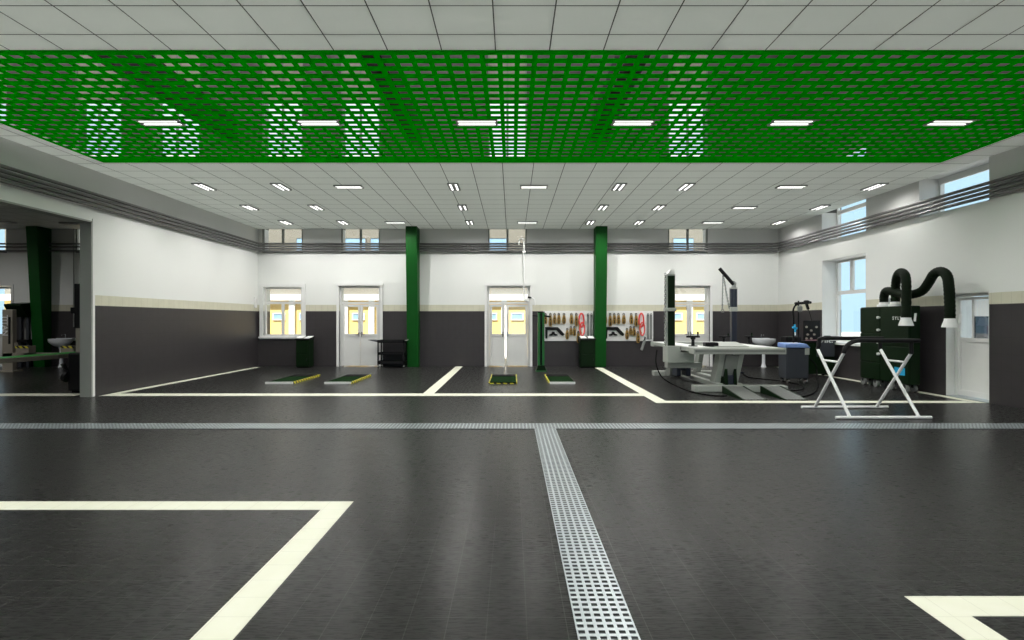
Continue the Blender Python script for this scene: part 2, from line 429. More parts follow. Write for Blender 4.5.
# ------------------------------------------------------------------ windows and doors
def clerestory(n, u0, u1, T, v, label, top_glass, top, panel):
    w = thing('window_%d' % n, label, 'window', T((u0 + u1) / 2, v, 3.74), None, 'structure')
    f = MB(T).frame(u0, u1, 3.74, top, .05, v, v + .07).build('window_frame', 'mid' if panel else 'pvc', w)
    m = MB(T); c = (u0 + u1) / 2
    if panel: m.box(c - .035, c + .035, v, v + .06, 3.79, top - .05)
    for z in (((4.53, 4.62), (6.6, 6.68), (top_glass, top_glass + .08)) if panel else ((4.50, 4.60),) if top > 5 else ((4.44, 4.51),)): m.box(u0 + .05, u1 - .05, v + .005, v + .055, *z)
    m.build('mullion', 'mid' if panel else 'pvc', w)
    box(u0 + .05, u1 - .05, v + .03, v + .036, 3.79, top_glass, T=T).build('pane', 'glass', w)
    if panel: box(u0 + .05, u1 - .05, v + .03, v + .05, top_glass + .08, top - .05, T=T).build('spandrel_panel', 'panel', w)
names = ['above the lower window in the corner', 'above the door by the tool trolley', 'above the half-open door', 'above the door behind the frame bench', 'of the neighbouring bay, first beyond the column', 'of the neighbouring bay, next to the partition', 'of the neighbouring bay, at its far end']
for i, (a, b) in enumerate(cler):
    clerestory(i + 1, a, b, BACK, .02, 'tall upper window ' + names[i], 8.68, 10.4, True)
clerestory(8, 13.64, 15.58, RIGHT, .42, 'tall upper window in the long wall above the lower window', 6.05, 6.1, False)
clerestory(9, 10.12, 11.86, RIGHT, .42, 'tall upper window in the long wall above the white door', 4.44, 4.56, False)
# lower window, back wall
w = thing('window_10', 'white framed window in the back wall corner beside the green bin', 'window', (-7.55, D, 1.0), None, 'structure')
MB(BACK).frame(-8.31, -6.80, .9, 2.73, .12, -.035, .0).build('casing', 'white', w)
MB(BACK).frame(-8.19, -6.92, 1.0, 2.62, .06, .06, .13).build('window_frame', 'pvc', w)
m = MB(BACK); m.box(-8.13, -6.98, .07, .12, 2.06, 2.14).box(-7.63, -7.54, .07, .12, 1.06, 2.06); m.build('mullion', 'pvc', w)
box(-8.13, -6.98, .09, .096, 1.06, 2.56, T=BACK).build('pane', 'glass', w)
box(-8.33, -6.78, -.09, .06, .93, .98, T=BACK).build('sill', 'white', w)
# lower window, right wall
w = thing('window_11', 'white framed window in the long wall behind the dark green cabinet', 'window', (XR, 14.6, .92), None, 'structure')
MB(RIGHT).frame(13.64, 15.58, .92, 3.21, .08, .40, .48).build('window_frame', 'pvc', w)
m = MB(RIGHT); m.box(13.72, 15.50, .41, .47, 2.24, 2.34).box(14.84, 14.96, .41, .47, 2.34, 3.13); m.build('mullion', 'pvc', w)
box(13.72, 15.50, .44, .446, 1.0, 3.13, T=RIGHT).build('pane', 'glass', w)
box(13.60, 15.62, -.10, .42, .87, .93, T=RIGHT).build('sill', 'white', w)
m = MB(RIGHT); m.box(13.641, 13.66, .002, .4, .93, 3.2).box(15.56, 15.579, .002, .4, .93, 3.2).box(13.64, 15.58, .002, .4, 3.19, 3.209)
m.build('reveal_lining', 'pvc', w)

def leaf(parent, hinge, wd, sgn, ang, h=2.04):
    "a door leaf hung at hinge, running sgn*wd, glazed above and panelled below"
    def box3(m, a, b, y0, y1, z0, z1):
        a, b = sorted((sgn * a, sgn * b)); m.box(a, b, y0, y1, z0, z1)
    m = MB(); fr = .075
    for a, b, z0, z1 in ((0, fr, .02, h), (wd - fr, wd, .02, h), (fr, wd - fr, h - fr, h), (fr, wd - fr, 1.0, 1.07), (fr, wd - fr, .02, .13)):
        box3(m, a, b, 0, .05, z0, z1)
    box3(m, fr, wd - fr, .015, .035, .13, 1.0)
    o = m.build('door_leaf', 'pvc', parent, raw=True)
    m = MB(); box3(m, fr, wd - fr, .022, .028, 1.07, h - fr); p = m.build('pane', 'glass', o, raw=True)
    m = MB(); box3(m, wd - .05, wd - .025, -.02, 0, .98, 1.14); box3(m, wd - .14, wd - .03, -.045, -.025, 1.05, 1.07)
    m.build('handle', 'chrome', o, raw=True)
    o.location = Vector(hinge) - Vector(parent.location); o.rotation_euler.z = ang
    return o
lab = ['white double door with glazed top beside the black tool trolley', 'white double door standing ajar beside the green lift post', 'white double door behind the frame bench tower']
for i, (a, b) in enumerate(doorsB):
    w = thing('door_%d' % (i + 1), lab[i], 'door', ((a + b) / 2, D, 0), None, 'structure')
    m = MB(BACK); m.box(a - .08, a, -.035, .02, 0, 2.66).box(b, b + .08, -.035, .02, 0, 2.66).box(a - .10, b + .10, -.05, .02, 2.66, 2.76)
    m.build('casing', 'white', w)
    m = MB(BACK); m.box(a, a + .07, .08, .16, 0, 2.66).box(b - .07, b, .08, .16, 0, 2.66).box(a + .07, b - .07, .08, .16, 2.59, 2.66).box(a + .07, b - .07, .08, .16, 2.06, 2.13)
    m.build('door_frame', 'pvc', w)
    box(a + .07, b - .07, .11, .116, 2.13, 2.59, T=BACK).build('transom_pane', 'glass', w)
    c = (a + b) / 2 if i != 1 else a + .62
    if i == 1:
        leaf(w, (a + .075, D + .08, 0), c - a - .09, 1, -.42)
        leaf(w, (b - .075, D + .08, 0), b - c - .09, -1, 0)
    else:
        leaf(w, (a + .075, D + .08, 0), c - a - .08, 1, 0)
        leaf(w, (b - .075, D + .08, 0), b - c - .08, -1, 0)
# white door in the long wall
w = thing('door_4', 'white half-glazed door in the long wall under the drooping hose hood', 'door', (XR, 10.6, 0), None, 'structure')
m = MB(RIGHT); m.box(10.12, 10.18, .16, .24, 0, 2.06).box(11.06, 11.13, .16, .24, 0, 2.06).box(10.18, 11.06, .16, .24, 1.99, 2.06)
m.build('door_frame', 'pvc', w)
m = MB(RIGHT); m.box(10.121, 10.135, .002, .16, 0, 2.05).box(11.115, 11.129, .002, .16, 0, 2.05).box(10.13, 11.12, .002, .16, 2.045, 2.059)
m.build('reveal_lining', 'pvc', w)
m = MB(RIGHT); m.box(10.121, 10.135, .24, .549, 0, 2.05).box(11.115, 11.129, .24, .549, 0, 2.05).box(10.13, 11.12, .24, .549, 2.045, 2.059)
m.build('outer_lining', 'pvc', w)
m = MB(RIGHT); m.box(10.18, 10.25, .18, .23, .03, 1.98).box(10.99, 11.06, .18, .23, .03, 1.98).box(10.25, 10.99, .18, .23, 1.92, 1.98).box(10.25, 10.99, .18, .23, .03, .14).box(10.25, 10.99, .18, .23, 1.10, 1.18).box(10.25, 10.99, .195, .215, .14, 1.10).box(10.68, 10.72, .185, .225, 1.18, 1.92)
o = m.build('door_leaf', 'pvc', w)
box(10.72, 10.99, .20, .206, 1.18, 1.92, T=RIGHT).build('pane', 'glass', o)
box(10.25, 10.68, .20, .206, 1.18, 1.60, T=RIGHT).build('pane', 'dark_glass', o, label='dark tinted lower pane')
m = MB(RIGHT)
for k in range(6): m.box(10.255 + k * .071, 10.32 + k * .071, .195, .199, 1.60, 1.915)
m.build('blind', 'blind', o, label='white vertical blind in the upper pane')
box(10.12, 11.13, .0, .5, 0, .02, T=RIGHT).build('threshold', 'steel', w)
# door in the neighbouring bay
w = thing('door_9', 'pale door with grey casing in the dark neighbouring bay', 'door', (-17.2, D, 0), None, 'structure')
m = MB(BACK); m.box(-17.98, -17.9, -.03, .02, 0, 2.72).box(-16.5, -16.42, -.03, .02, 0, 2.72).box(-17.9, -16.5, -.03, .02, 2.66, 2.74); m.build('casing', 'white', w)
leaf(w, (-17.89, D + .1, 0), 1.38, 1, 0, 2.64)

# ------------------------------------------------------------------ outdoors
struct(box(-60, 60, -50, 80, -.5, -.21).build('ground_outside', 'paving'), 'pale paving outside the hall', 'ground')
bY = 26.0
bd = thing('building', 'yellow and beige building seen outside through the back windows', 'building', (0, bY, -.2))
box(-24, 10.6, bY, bY + 8, -.2, 2.45).build('lower_wall', 'yellow', bd)
box(-24, 10.6, bY + .02, bY + 8, 2.74, 9.2).build('upper_wall', 'beige', bd)
box(-24.2, 10.8, bY - .25, bY + 8, 2.45, 2.74).build('cornice', 'owhite', bd)
box(-24.2, 10.8, bY - .2, bY + 8.2, 9.2, 9.35).build('roof_edge', 'owhite', bd)
m = MB()
for i in range(27): m.box(-23.0 + i * 1.25, -22.74 + i * 1.25, bY - .12, bY, -.2, 2.45)
o = m.build('pilaster', 'owhite', bd); o['kind'] = 'stuff'
for i in range(27):
    xw = -23.5 + i * 1.25
    f = MB().frame(xw - .3, xw + .3, 1.52, 1.86, .05, bY - .05, bY).build('window', 'owhite', bd)
    box(xw - .25, xw + .25, bY - .03, bY - .02, 1.57, 1.81).build('pane', 'bglass', f)
for x0 in (-10.2, -7.9, -6.7, -3.2, -1.2, .7, 3.6, 7.6, 9.4):
    f = MB().frame(x0, x0 + 1.0, 4.3, 5.42, .03, bY - .04, bY + .02).build('window', 'beige', bd)
    box(x0 + .03, x0 + .97, bY - .02, bY - .01, 4.33, 5.39).build('pane', 'bglass', f)

# ------------------------------------------------------------------ ceiling lights
LAMP = 78.0
def make_light(m):
    r = thing('ceiling_light', '', 'light')
    m0 = MB().frame(-.31, .31, -.12, .12, .018, 0, .03)
    bmesh.ops.rotate(m0.b, verts=m0.b.verts[:], cent=(0, 0, 0), matrix=Matrix.Rotation(PI / 2, 3, 'X'))
    bmesh.ops.translate(m0.b, verts=m0.b.verts[:], vec=(0, 0, -.03))
    m0.box(-.295, .295, -.105, .105, -.012, -.002).box(-.295, .295, -.012, .012, -.028, -.01)
    zz = [v.co.z for v in m0.b.verts]; dz = -max(zz); bmesh.ops.translate(m0.b, verts=m0.b.verts[:], vec=(0, 0, dz))
    m0.build('housing', 'mid', r, raw=True)
    for y in (-.06, .06):
        b = MB().box(-.28, .28, y - .018, y + .018, -.027, -.014)
        b.build('tube', m, r, raw=True)
    if m == 'lamp':
        ld = bpy.data.lights.new('tube_light', 'SPOT'); ld.energy = LAMP; ld.spot_size = math.radians(165); ld.spot_blend = .8; ld.shadow_soft_size = 0; ld.color = (1, .985, .95)
        lo = bpy.data.objects.new('tube_light', ld); COL.objects.link(lo); lo.parent = r; lo.location = (0, 0, -.035)
    return r
proto = make_light('lamp'); used = [False]
def light(x, y, rot, label, group):
    r = proto if not used[0] else copy_tree(proto)
    used[0] = True
    r.location = (x, y, HC - .001); r.rotation_euler.z = rot; r['label'] = label; r['group'] = group
    return r
def dim(r, f):
    for c in r.children:
        if c.type == 'LIGHT': c.data = c.data.copy(); c.data.energy *= f
for k, x in enumerate((-5.31, -2.92, -.53, 1.83, 4.22, 6.61)):
    light(x, Yc(121.4), 0, f'ceiling light in the green grid, {ORD[k]} of six from the left', 'ceiling lights in the green grid')
rows = [(Yc(186.2), 'front', [(-6.9, 1), (-5.18, 1), (-3.66, 0), (-1.3, 1), (.49, 0), (2.4, 1), (3.9, 1), (6.26, 0), (8.12, 1)]),
        (Yc(207), 'middle', [(-6.97, 1), (-5.2, 1), (-1.31, 1), (2.41, 1), (3.9, 1), (6.17, 0), (8.17, 1)]),
        (Yc(222), 'rear', [(-6.93, 1), (-5.18, 1), (-3.57, 0), (-1.3, 1), (.47, 0), (2.4, 1), (3.89, 1), (6.15, 0), (8.17, 1)])]
for y, nm, xs_ in rows:
    for k, (x, a) in enumerate(xs_):
        r_ = light(x, y, PI / 2 * a, f'small twin-tube light on the white ceiling, {nm} row, {ORD[k]} from left', 'twin-tube lights on the tiled ceiling')
        if x > 8: dim(r_, .48)
for j, y in enumerate((3.6, .4, -3.0)):  # extra rows of lamps out of view, added to brighten the hall
    for k in range(6):
        r_ = light(-7.3 + 2.98 * k, y, 0, f'added unseen ceiling light above the viewer, {ORD[j]} row from green grid, {ORD[k]} from left', 'added unseen ceiling lights above the viewer')
        if k in (0, 5): dim(r_, 1.8)
r = make_light('lamp_off'); r.location = (X(72, Yc(223)), Yc(223), HC - .001)
tag(r, 'unlit ceiling light in the neighbouring bay next to the partition', 'light', 'unlit ceiling lights in the neighbouring bay')
r = copy_tree(r); r.location = (X(4, Yc(222)), Yc(222), HC - .001); r['label'] = 'unlit ceiling light in the neighbouring bay before the column'
for k, (x, y) in enumerate(((-12.4, 11.4), (-14.8, 11.4), (-17.2, 11.4), (-16.6, 15.2), (-10.6, 8.2), (-13.6, 8.2))):  # unseen lamps added to raise the light level in the bay
    light(x, y, 0, f'lit ceiling light added out of view deep in the neighbouring bay, {ORD[k]} of six', 'lit ceiling lights added in the neighbouring bay')

# ------------------------------------------------------------------ things along the back wall
def bin_cabinet(x0, x1, label):
    y0, y1 = D - .63, D - .16
    t = thing('waste_cabinet', label, 'cabinet', ((x0 + x1) / 2, (y0 + y1) / 2, 0), 'dark green waste cabinets by the back wall')
    box(x0, x1, y0 + .02, y1, .03, .90).build('body', 'dgreen', t, bevel=.012)
    box(x0 + .02, x1 - .02, y0 + .05, y1 - .02, 0, .03).build('plinth', 'black', t)
    d = box(x0 + .015, x1 - .015, y0, y0 + .02, .06, .44).build('door', 'dgreen', t, bevel=.006)
    box(x1 - .07, x1 - .05, y0 - .02, y0, .22, .32).build('handle', 'black', d)
    box(x0 + .015, x1 - .015, y0, y0 + .02, .47, .87).build('flap', 'dgreen', t, bevel=.006)
    MB().prism([(y0 - .02, .90), (y1, .90), (y1, 1.01), (y0 - .02, .925)], 'x', x0 - .02, x1 + .02).build('top', 'black', t, bevel=.004)
    yc = (y0 + y1) / 2; zc = .925 + (yc - y0 + .02) * .085 / (y1 - y0 + .02) + .007; tl = math.atan2(.085, y1 - y0 + .02)
    m = MB().obox(((x0 + x1) / 2 - .125, yc, zc), (.20, .36, .008), (tl, 0, .06))
    tag(m.build('paper_sheet', 'paper'), 'white paper on the green cabinet ' + ('under the window, on the window side' if x0 < 0 else 'by the column, on the door side'), 'paper', 'paper on the green cabinets')
    m = MB().obox(((x0 + x1) / 2 + .125, yc, zc), (.19, .36, .008), (tl, 0, -.05))
    tag(m.build('paper_sheet', 'paper'), 'white paper on the green cabinet ' + ('under the window, on the door side' if x0 < 0 else 'by the column, on the column side'), 'paper', 'paper on the green cabinets')
bin_cabinet(X(297, 17.6), X(309.5, 17.6), 'dark green two-door cabinet under the corner window')
bin_cabinet(X(580, 17.6), X(595, 17.6), 'dark green two-door cabinet beside the green column below the tool board')

# black trolley
ty0, ty1 = D - .62, D - .14; tx0, tx1 = X(378, 17.6), X(405, 17.6)
t = thing('tool_trolley', 'black three-shelf tool trolley between the white door and the green column', 'trolley', ((tx0 + tx1) / 2, ty0, 0))
for zz, hh in ((.12, .10), (.42, .07), (.80, .09)):
    m = MB(); m.box(tx0, tx1, ty0, ty1, zz, zz + .015)
    m.box(tx0, tx1, ty0, ty0 + .012, zz, zz + hh).box(tx0, tx1, ty1 - .012, ty1, zz, zz + hh).box(tx0, tx0 + .012, ty0, ty1, zz, zz + hh).box(tx1 - .012, tx1, ty0, ty1, zz, zz + hh)
    m.build('shelf', 'black', t)
for x in (tx0, tx1 - .04):
    for y in (ty0, ty1 - .04):
        box(x, x + .04, y, y + .04, .09, .88).build('post', 'black', t)
        c = MB().cyl((x + .005, y + .02, .042), (x + .035, y + .02, .042), .042, seg=14); c.build('caster', 'chrome', t, smooth=True)
MB().tube([(tx1 - .02, ty0 + .04, .86), (tx1 + .07, ty0 + .04, .89), (tx1 + .07, ty1 - .04, .89), (tx1 - .02, ty1 - .04, .86)], .016, 8, 0).build('push_handle', 'mid', t)
MB().hull8([(tx0 - .30, ty0 + .05, .885), (tx0, ty0 + .05, .82), (tx0, ty1 - .05, .82), (tx0 - .30, ty1 - .05, .885), (tx0 - .30, ty0 + .05, .90), (tx0, ty0 + .05, .88), (tx0, ty1 - .05, .88), (tx0 - .30, ty1 - .05, .90)]).build('side_tray', 'slate', t, label='slate blue folding side tray')

# white drop pipe by the ajar door
px_, py_ = X(524, 17.85), 17.85
t = thing('drop_pipe', 'white vertical pipe with a hooked top and outlet valve over the ajar door', 'pipe', (px_, py_, Z(298, 17.85)))
zt = Z(241, py_)
MB().tube([(px_, py_, Z(298, py_)), (px_, py_, zt - .05), (px_, py_, zt + .0), (px_ - .04, py_, zt + .07), (px_ - .12, py_, zt + .07), (px_ - .16, py_, zt), (px_ - .16, py_ + .0, zt - .12)], .024, 10, 4).build('pipe', 'white', t, smooth=True)
zb = Z(299, py_)
MB().lathe([(.03, -.09), (.08, -.07), (.085, 0), (.06, .05), (.03, .06)], (px_ + .09, py_, zb), 16).build('valve_body', 'white', t, smooth=True)
MB().lathe([(.06, .045), (.075, .06), (.075, .085), (.04, .10)], (px_ + .17, py_, zb - .02), 14).build('valve_knob', 'black', t, smooth=True)
MB().tube([(px_ + .1, py_, zb), (px_ + .26, py_, zb + .02), (px_ + .33, py_, zb - .02), (px_ + .35, py_, zb - .2)], .026, 10, 4).build('outlet', 'white', t, smooth=True)
m = MB().box(px_ - .05, px_ + .05, py_, D, zt - .35, zt - .31).build('bracket', 'white', t)

# wall box by the corner
t = thing('wall_intercom', 'small white box on the partition wall beside the corner window', 'intercom', (XL, D - .22, 1.93))
box(XL, XL + .05, D - .30, D - .16, 1.93, 2.28).build('case', 'white', t, bevel=.01)
box(XL + .05, XL + .056, D - .27, D - .19, 2.08, 2.22).build('speaker_panel', 'pvc', t)

# green lift post
gy = 16.45; gx = X(541, gy)
t = thing('lift_post', 'green steel lift post with a dark slot standing left of the tool board', 'lift post', (gx, gy, 0))
box(gx - .17, gx + .17, gy - .17, gy + .17, 0, .03).build('base_plate', 'lgreen', t, bevel=.006)
MB().prism([(-.15 + gx, .03), (.15 + gx, .03), (.10 + gx, .18), (-.10 + gx, .18)], 'y', gy - .13, gy + .13).build('foot', 'dgreen', t)
m = MB(); m.box(gx - .10, gx - .03, gy - .10, gy + .10, .15, 1.75).box(gx + .03, gx + .10, gy - .10, gy + .10, .15, 1.75).box(gx - .031, gx + .031, gy + .04, gy + .10, .15, 1.75)
m.build('mast', 'lgreen', t)
box(gx - .029, gx + .029, gy - .02, gy + .04, .18, 1.72).build('slot', 'black', t)
box(gx - .11, gx + .11, gy - .11, gy + .11, 1.75, 1.78).build('cap', 'dgreen', t, bevel=.005)
m = MB().bar((gx + .05, gy - .02, 1.66), (gx + .28, gy - .1, 1.62), .05, .05); m.build('lock_arm', 'black', t)
m = MB().bar((gx - .08, gy - .02, 1.64), (gx - .26, gy - .06, 1.66), .03, .03); m.build('release_lever', 'black', t)

# floor plates
def plate(x0, x1, label, edge_side, front):
    y0, y1 = Yf(384.0), Yf(376.2)
    t = thing('floor_lift_plate', label, 'floor plate', ((x0 + x1) / 2, (y0 + y1) / 2, 0), 'dark green floor lift plates')
    box(x0, x1, y0 + .02, y1, 0, .045).build('plate', 'platetop', t)
    box(x0, x1, y1 - .5, y1 - .02, .045, .05).build('rear_pad', 'rubber', t)
    if front == 'white': box(x0 - .01, x1 + .01, y0 - .03, y0 + .02, 0, .05).build('front_edge', 'white', t)
    else: box(x0 - .01, x1 + .01, y0 + .005, y0 + .02, 0, .022).build('front_edge', 'hazard', t)
    for s in edge_side:
        if s == 'r': box(x1, x1 + .028, y0 + .02, y1, 0, .05).build('hazard_edge', 'hazard', t)
        else: box(x0 - .028, x0, y0 + .02, y1, 0, .05).build('hazard_edge', 'hazard', t)
plate(-5.88, -5.25, 'dark green floor plate with white front edge, nearer the partition wall', 'r', 'white')
plate(-4.47, -3.86, 'dark green floor plate with white front edge, nearer the tool trolley', 'r', 'white')
plate(-.53, .10, 'dark green floor plate with yellow striped edges before the ajar door', 'rl', 'hazard')
plate(.91, 1.50, 'dark green floor plate with white front edge before the lift post', 'l', 'white')

# ------------------------------------------------------------------ tool boards
def clamp_mesh():
    "hanging pulling clamp about 0.33 m tall, hung from its eye at z = 0"
    m = MB().tube([(.045 * math.cos(a) * .8, 0, -.030 + .032 * math.sin(a)) for a in [k * PI / 6 for k in range(12)]], .014, 8, 0, True)
    e = m.build('eye', 'black', None, smooth=True)
    b = MB(); prof = [(-.03, -.05), (.03, -.05), (.052, -.09), (.06, -.13), (.075, -.20), (.072, -.27), (.04, -.325), (-.04, -.325), (-.072, -.27), (-.075, -.20), (-.06, -.13), (-.052, -.09)]
    b.prism(prof, 'y', -.05, .02); body = b.build('jaw', 'brass', None, bevel=.01)
    b = MB().cyl((0, -.075, -.15), (0, .01, -.15), .028, seg=12); bo = b.build('bolt', 'black', None)
    b = MB().prism([(-.018, -.20), (.018, -.20), (.024, -.30), (-.024, -.30)], 'y', -.062, -.048); sl = b.build('bite', 'black', None)
    ds = [q.data for q in (e, body, bo, sl)]; mods = .01
    for q in (e, body, bo, sl): bpy.data.objects.remove(q)
    return ds
CM = clamp_mesh()
def hang_clamp(x, z, s, label, group, rz=0):
    t = thing('pulling_clamp', label, 'clamp', (x, D - .0485, z), group)
    for nm, me in zip(('eye', 'jaw', 'bolt', 'bite'), CM):
        o = bpy.data.objects.new(nm, me); COL.objects.link(o); o.parent = t
    t.scale = (s[0], 1, s[1]); t.rotation_euler.y = rz
    return t
def tool_board(x0, x1, dx, word, short, cut_first):
    t = thing('tool_board', f'white wall board of hanging clamps {word}', 'tool board', ((x0 + x1) / 2, D, .84))
    box(x0, x1, D - .027, D - .002, .84, 1.83).build('board', 'white', t, bevel=.004)
    g = f'brass clamps on the white board {word}'
    top = [545.5, 550.4, 554.6, 558.8, 564, 571.5, 576.4]
    k = 0
    for i, p in enumerate(top):
        if i == 0 and cut_first: continue
        big = i in (4, 5)
        z = Z(313.6, D)
        hang_clamp(X(p + dx, D - .07), z, (.84 if big else .78, 1.05 + (.25 if i in (1, 6) else 0)), f'brass clamp, {ORD[k]} from left, upper row of the {short}', g, 0); k += 1
    for i, (p, y, s) in enumerate(((567.2, 328.5, 1.1), (570.9, 326.5, .85), (574.4, 326.5, .95), (578.2, 331.5, 1.15))):
        hang_clamp(X(p + dx, D - .07), Z(y, D), (.72, s), f'brass clamp, {ORD[i]} from left, lower row of the {short}', g, 0)
    # red webbing slings
    xr = X(581.4 + dx, D - .06); zt = Z(313.5, D)
    def loop(w, h, x, z, y):
        return [(x + w * math.sin(a), y, z - h / 2 + h / 2 * math.cos(a)) for a in [k * PI / 8 for k in range(16)]]
    s = thing('webbing_sling', f'red and white looped sling hanging on the white board {word}', 'sling', (xr, D - .06, zt), 'red slings on the tool boards')
    MB().tube(loop(.078, .44, xr, zt, D - .075), .024, 8, 3, True).build('sling_loop', 'red', s, smooth=True)
    MB().tube(loop(.075, .42, xr + .02, zt - .30, D - .125), .022, 8, 3, True).build('sling_loop', 'red', s, smooth=True)
    MB().tube([(xr - .04, D - .10, zt - .35), (xr - .06, D - .10, zt - .5), (xr + .0, D - .10, zt - .66)], .028, 8, 4).build('sleeve', 'brass', s, smooth=True)
    MB().prism([(xr + .11, zt), (xr + .165, zt), (xr + .17, zt - .27), (xr + .10, zt - .27)], 'y', D - .06, D - .035).build('tag', 'paper', s, label='white label sheet')
    MB().prism([(xr + .03, zt - .48), (xr + .10, zt - .46), (xr + .09, zt - .70), (xr - .03, zt - .70)], 'y', D - .12, D - .09).build('tag', 'paper', s, label='white label sheet')
    for i, p in enumerate((588.2, 591.3)):
        xg = X(p + dx, D - .06)
        b = thing('pull_bar', f'grey hanging pull bar on the board {word}, ' + ('beside the red sling' if i == 0 else 'at the outer edge'), 'bar', (xg, D - .06, zt - .9), 'grey bars on the tool boards')
        MB().box(xg - .038, xg + .038, D - .06, D - .028, zt - .84, zt - .06).build('bar', 'mid', b, bevel=.006)
        MB().tube([(xg + .026 * math.cos(a), D - .06, zt - .035 + .03 * math.sin(a)) for a in [k * PI / 5 for k in range(10)]], .01, 6, 0, True).build('hook', 'black', b)
    # black A shaped bracket and small bridge
    xa, xb = X(545.2 + dx, D - .06), X(564.5 + dx, D - .06)
    b = MB().prism([(xa, Z(327, D)), (xb - .22, Z(327, D)), (xb, Z(334, D)), (xb - .05, Z(336, D)), (xb - .13, Z(334.6, D)), (xb - .27, Z(330, D)), (xa + .08, Z(330, D)), (xa + .07, Z(338.5, D)), (xa, Z(338.5, D))], 'y', D - .09, D - .03)
    tag(b.build('pull_bracket', 'black', None, bevel=.01), f'black angled pull bracket hung low on the white board {word}', 'bracket', 'black brackets on the tool boards')
    xm = X(553.3 + dx, D - .06); zm = Z(335, D)
    b = MB().prism([(xm - .14, zm - .02), (xm - .14, zm + .02), (xm - .05, zm + .05), (xm - .04, zm + .11), (xm + .04, zm + .11), (xm + .05, zm + .05), (xm + .14, zm + .02), (xm + .14, zm - .02), (xm + .05, zm - .02), (xm, zm + .02), (xm - .05, zm - .02)], 'y', D - .08, D - .03)
    tag(b.build('bridge_plate', 'black', None, bevel=.006), f'small black bridge plate under the angled bracket on the board {word}', 'plate', 'black bridge plates on the tool boards')
tool_board(X(543.4, D), X(593, D), 0, 'beside the lift post', 'lift post board', False)
tool_board(X(604, D), X(653, D), 59.8, 'beside the frame bench', 'frame bench board', False)
xg = X(643, D - .1)
b = thing('grip_handle', 'grey slanted grip hanging below the board beside the frame bench', 'grip', (xg, D - .1, Z(351, D)))
MB().bar((xg + .06, D - .09, Z(340, D)), (xg - .06, D - .12, Z(350, D)), .09, .05, (0, 1, 0)).build('grip', 'mid', b, bevel=.012)
MB().cyl((xg + .06, D - .09, Z(340, D)), (xg + .08, D - .05, Z(337, D)), .02).build('hook', 'black', b)

# ------------------------------------------------------------------ wash basins
def basin(x, y, label):
    t = thing('wash_basin', label, 'basin', (x, y, 0), 'white wash basins on the back wall')
    a, b = .36, .27
    prof = [(.10, .66), (.20, .69), (.30, .755), (.365, .82), (.375, .92), (.35, .925), (.32, .89), (.24, .82), (.10, .79), (.02, .785)]
    MB().lathe(prof, (x, y, 0), 28, .62).build('bowl', 'porcelain', t, smooth=True)
    MB().lathe([(.09, 0), (.075, .03), (.05, .12), (.046, .55), (.08, .68)], (x, y + .03, 0), 18).build('pedestal', 'porcelain', t, smooth=True)
    MB().tube([(x, y + .20, .92), (x, y + .20, 1.04), (x, y + .14, 1.07), (x, y + .04, 1.04)], .014, 8, 4).build('tap', 'chrome', t, smooth=True)
    box(x - .25, x + .25, y + .12, D - .003, .85, .94).build('rear_ledge', 'porcelain', t, bevel=.01)
basin(X(764, 17.8), 17.8, 'white pedestal basin on the back wall behind the frame bench')
basin(X(60.5, 17.8), 17.8, 'white pedestal basin in the neighbouring bay beside the green column')

# ------------------------------------------------------------------ frame bench
BX0, BX1, BY0, BY1 = 3.87, 5.84, 11.7, 15.35
t = thing('frame_bench', 'light grey car body frame bench with scissor legs before the back doors', 'frame bench', (4.85, 13.4, 0))
# deck
m = MB(); m.box(BX0, BX1, BY0, BY0 + .34, .80, .93).build('front_beam', 'grey', t, bevel=.01)
box(BX0, BX1, BY1 - .34, BY1, .80, .93).build('rear_beam', 'grey', t, bevel=.01)
for x0, x1 in ((BX0, BX0 + .52), (BX1 - .52, BX1)):
    r = box(x0, x1, BY0 + .34, BY1 - .34, .84, .93).build('runway', 'grey', t, bevel=.008)
    box(x0 + .06, x1 - .06, BY0 + .4, BY1 - .4, .93, .938).build('runway_pad', 'white', r)
box(BX0 + .03, BX1 - .03, BY0 - .012, BY0, .845, .895).build('groove', 'mid', t)
box(BX0 + .52, BX1 - .52, 13.2, 13.55, .83, .92).build('cross_beam', 'grey', t, bevel=.008)
MB().hull8([(4.5, 12.2, .93), (5.25, 12.2, .93), (5.25, 12.9, 1.0), (4.5, 12.9, 1.0), (4.5, 12.2, .945), (5.25, 12.2, .945), (5.25, 12.9, 1.02), (4.5, 12.9, 1.02)]).build('slide_plate', 'grey', t)
# base
for y in (BY0 - .02, BY1 - .3):
    box(BX0 + .02, BX1 + .02, y, y + .26, .0, .13).build('floor_foot', 'grey', t, bevel=.012)
for x in (4.52, 4.94):
    box(x - .07, x + .07, BY0 + .24, BY1 - .28, .05, .15).build('base_rail', 'grey', t, bevel=.008)
for x in (4.53, 4.93):
    MB().prism([(12.15, .10), (12.48, .10), (12.10, .80), (11.80, .80)], 'x', x - .06, x + .06).build('lift_leg', 'grey', t, bevel=.01)
    MB().prism([(14.55, .10), (14.85, .10), (14.50, .82), (14.20, .82)], 'x', x - .06, x + .06).build('lift_leg', 'grey', t, bevel=.01)
MB().prism([(11.98, .30), (12.06, .30), (11.84, .78), (11.78, .78)], 'x', 4.59, 4.87).build('leg_plate', 'mid', t)
for x in (4.635, 4.83):
    MB().prism([(11.86, .08), (12.2, .08), (11.92, .56)], 'x', x - .03, x + .03).build('gusset', 'dgreen', t)
for x in (4.69, 4.775):
    MB().cyl((x, 12.6, .2), (x, 11.95, .62), .036, seg=14).build('hydraulic_ram', 'navy', t, smooth=True)
    MB().cyl((x, 12.0, .58), (x, 11.86, .68), .02, seg=12).build('ram_rod', 'chrome', t, smooth=True)
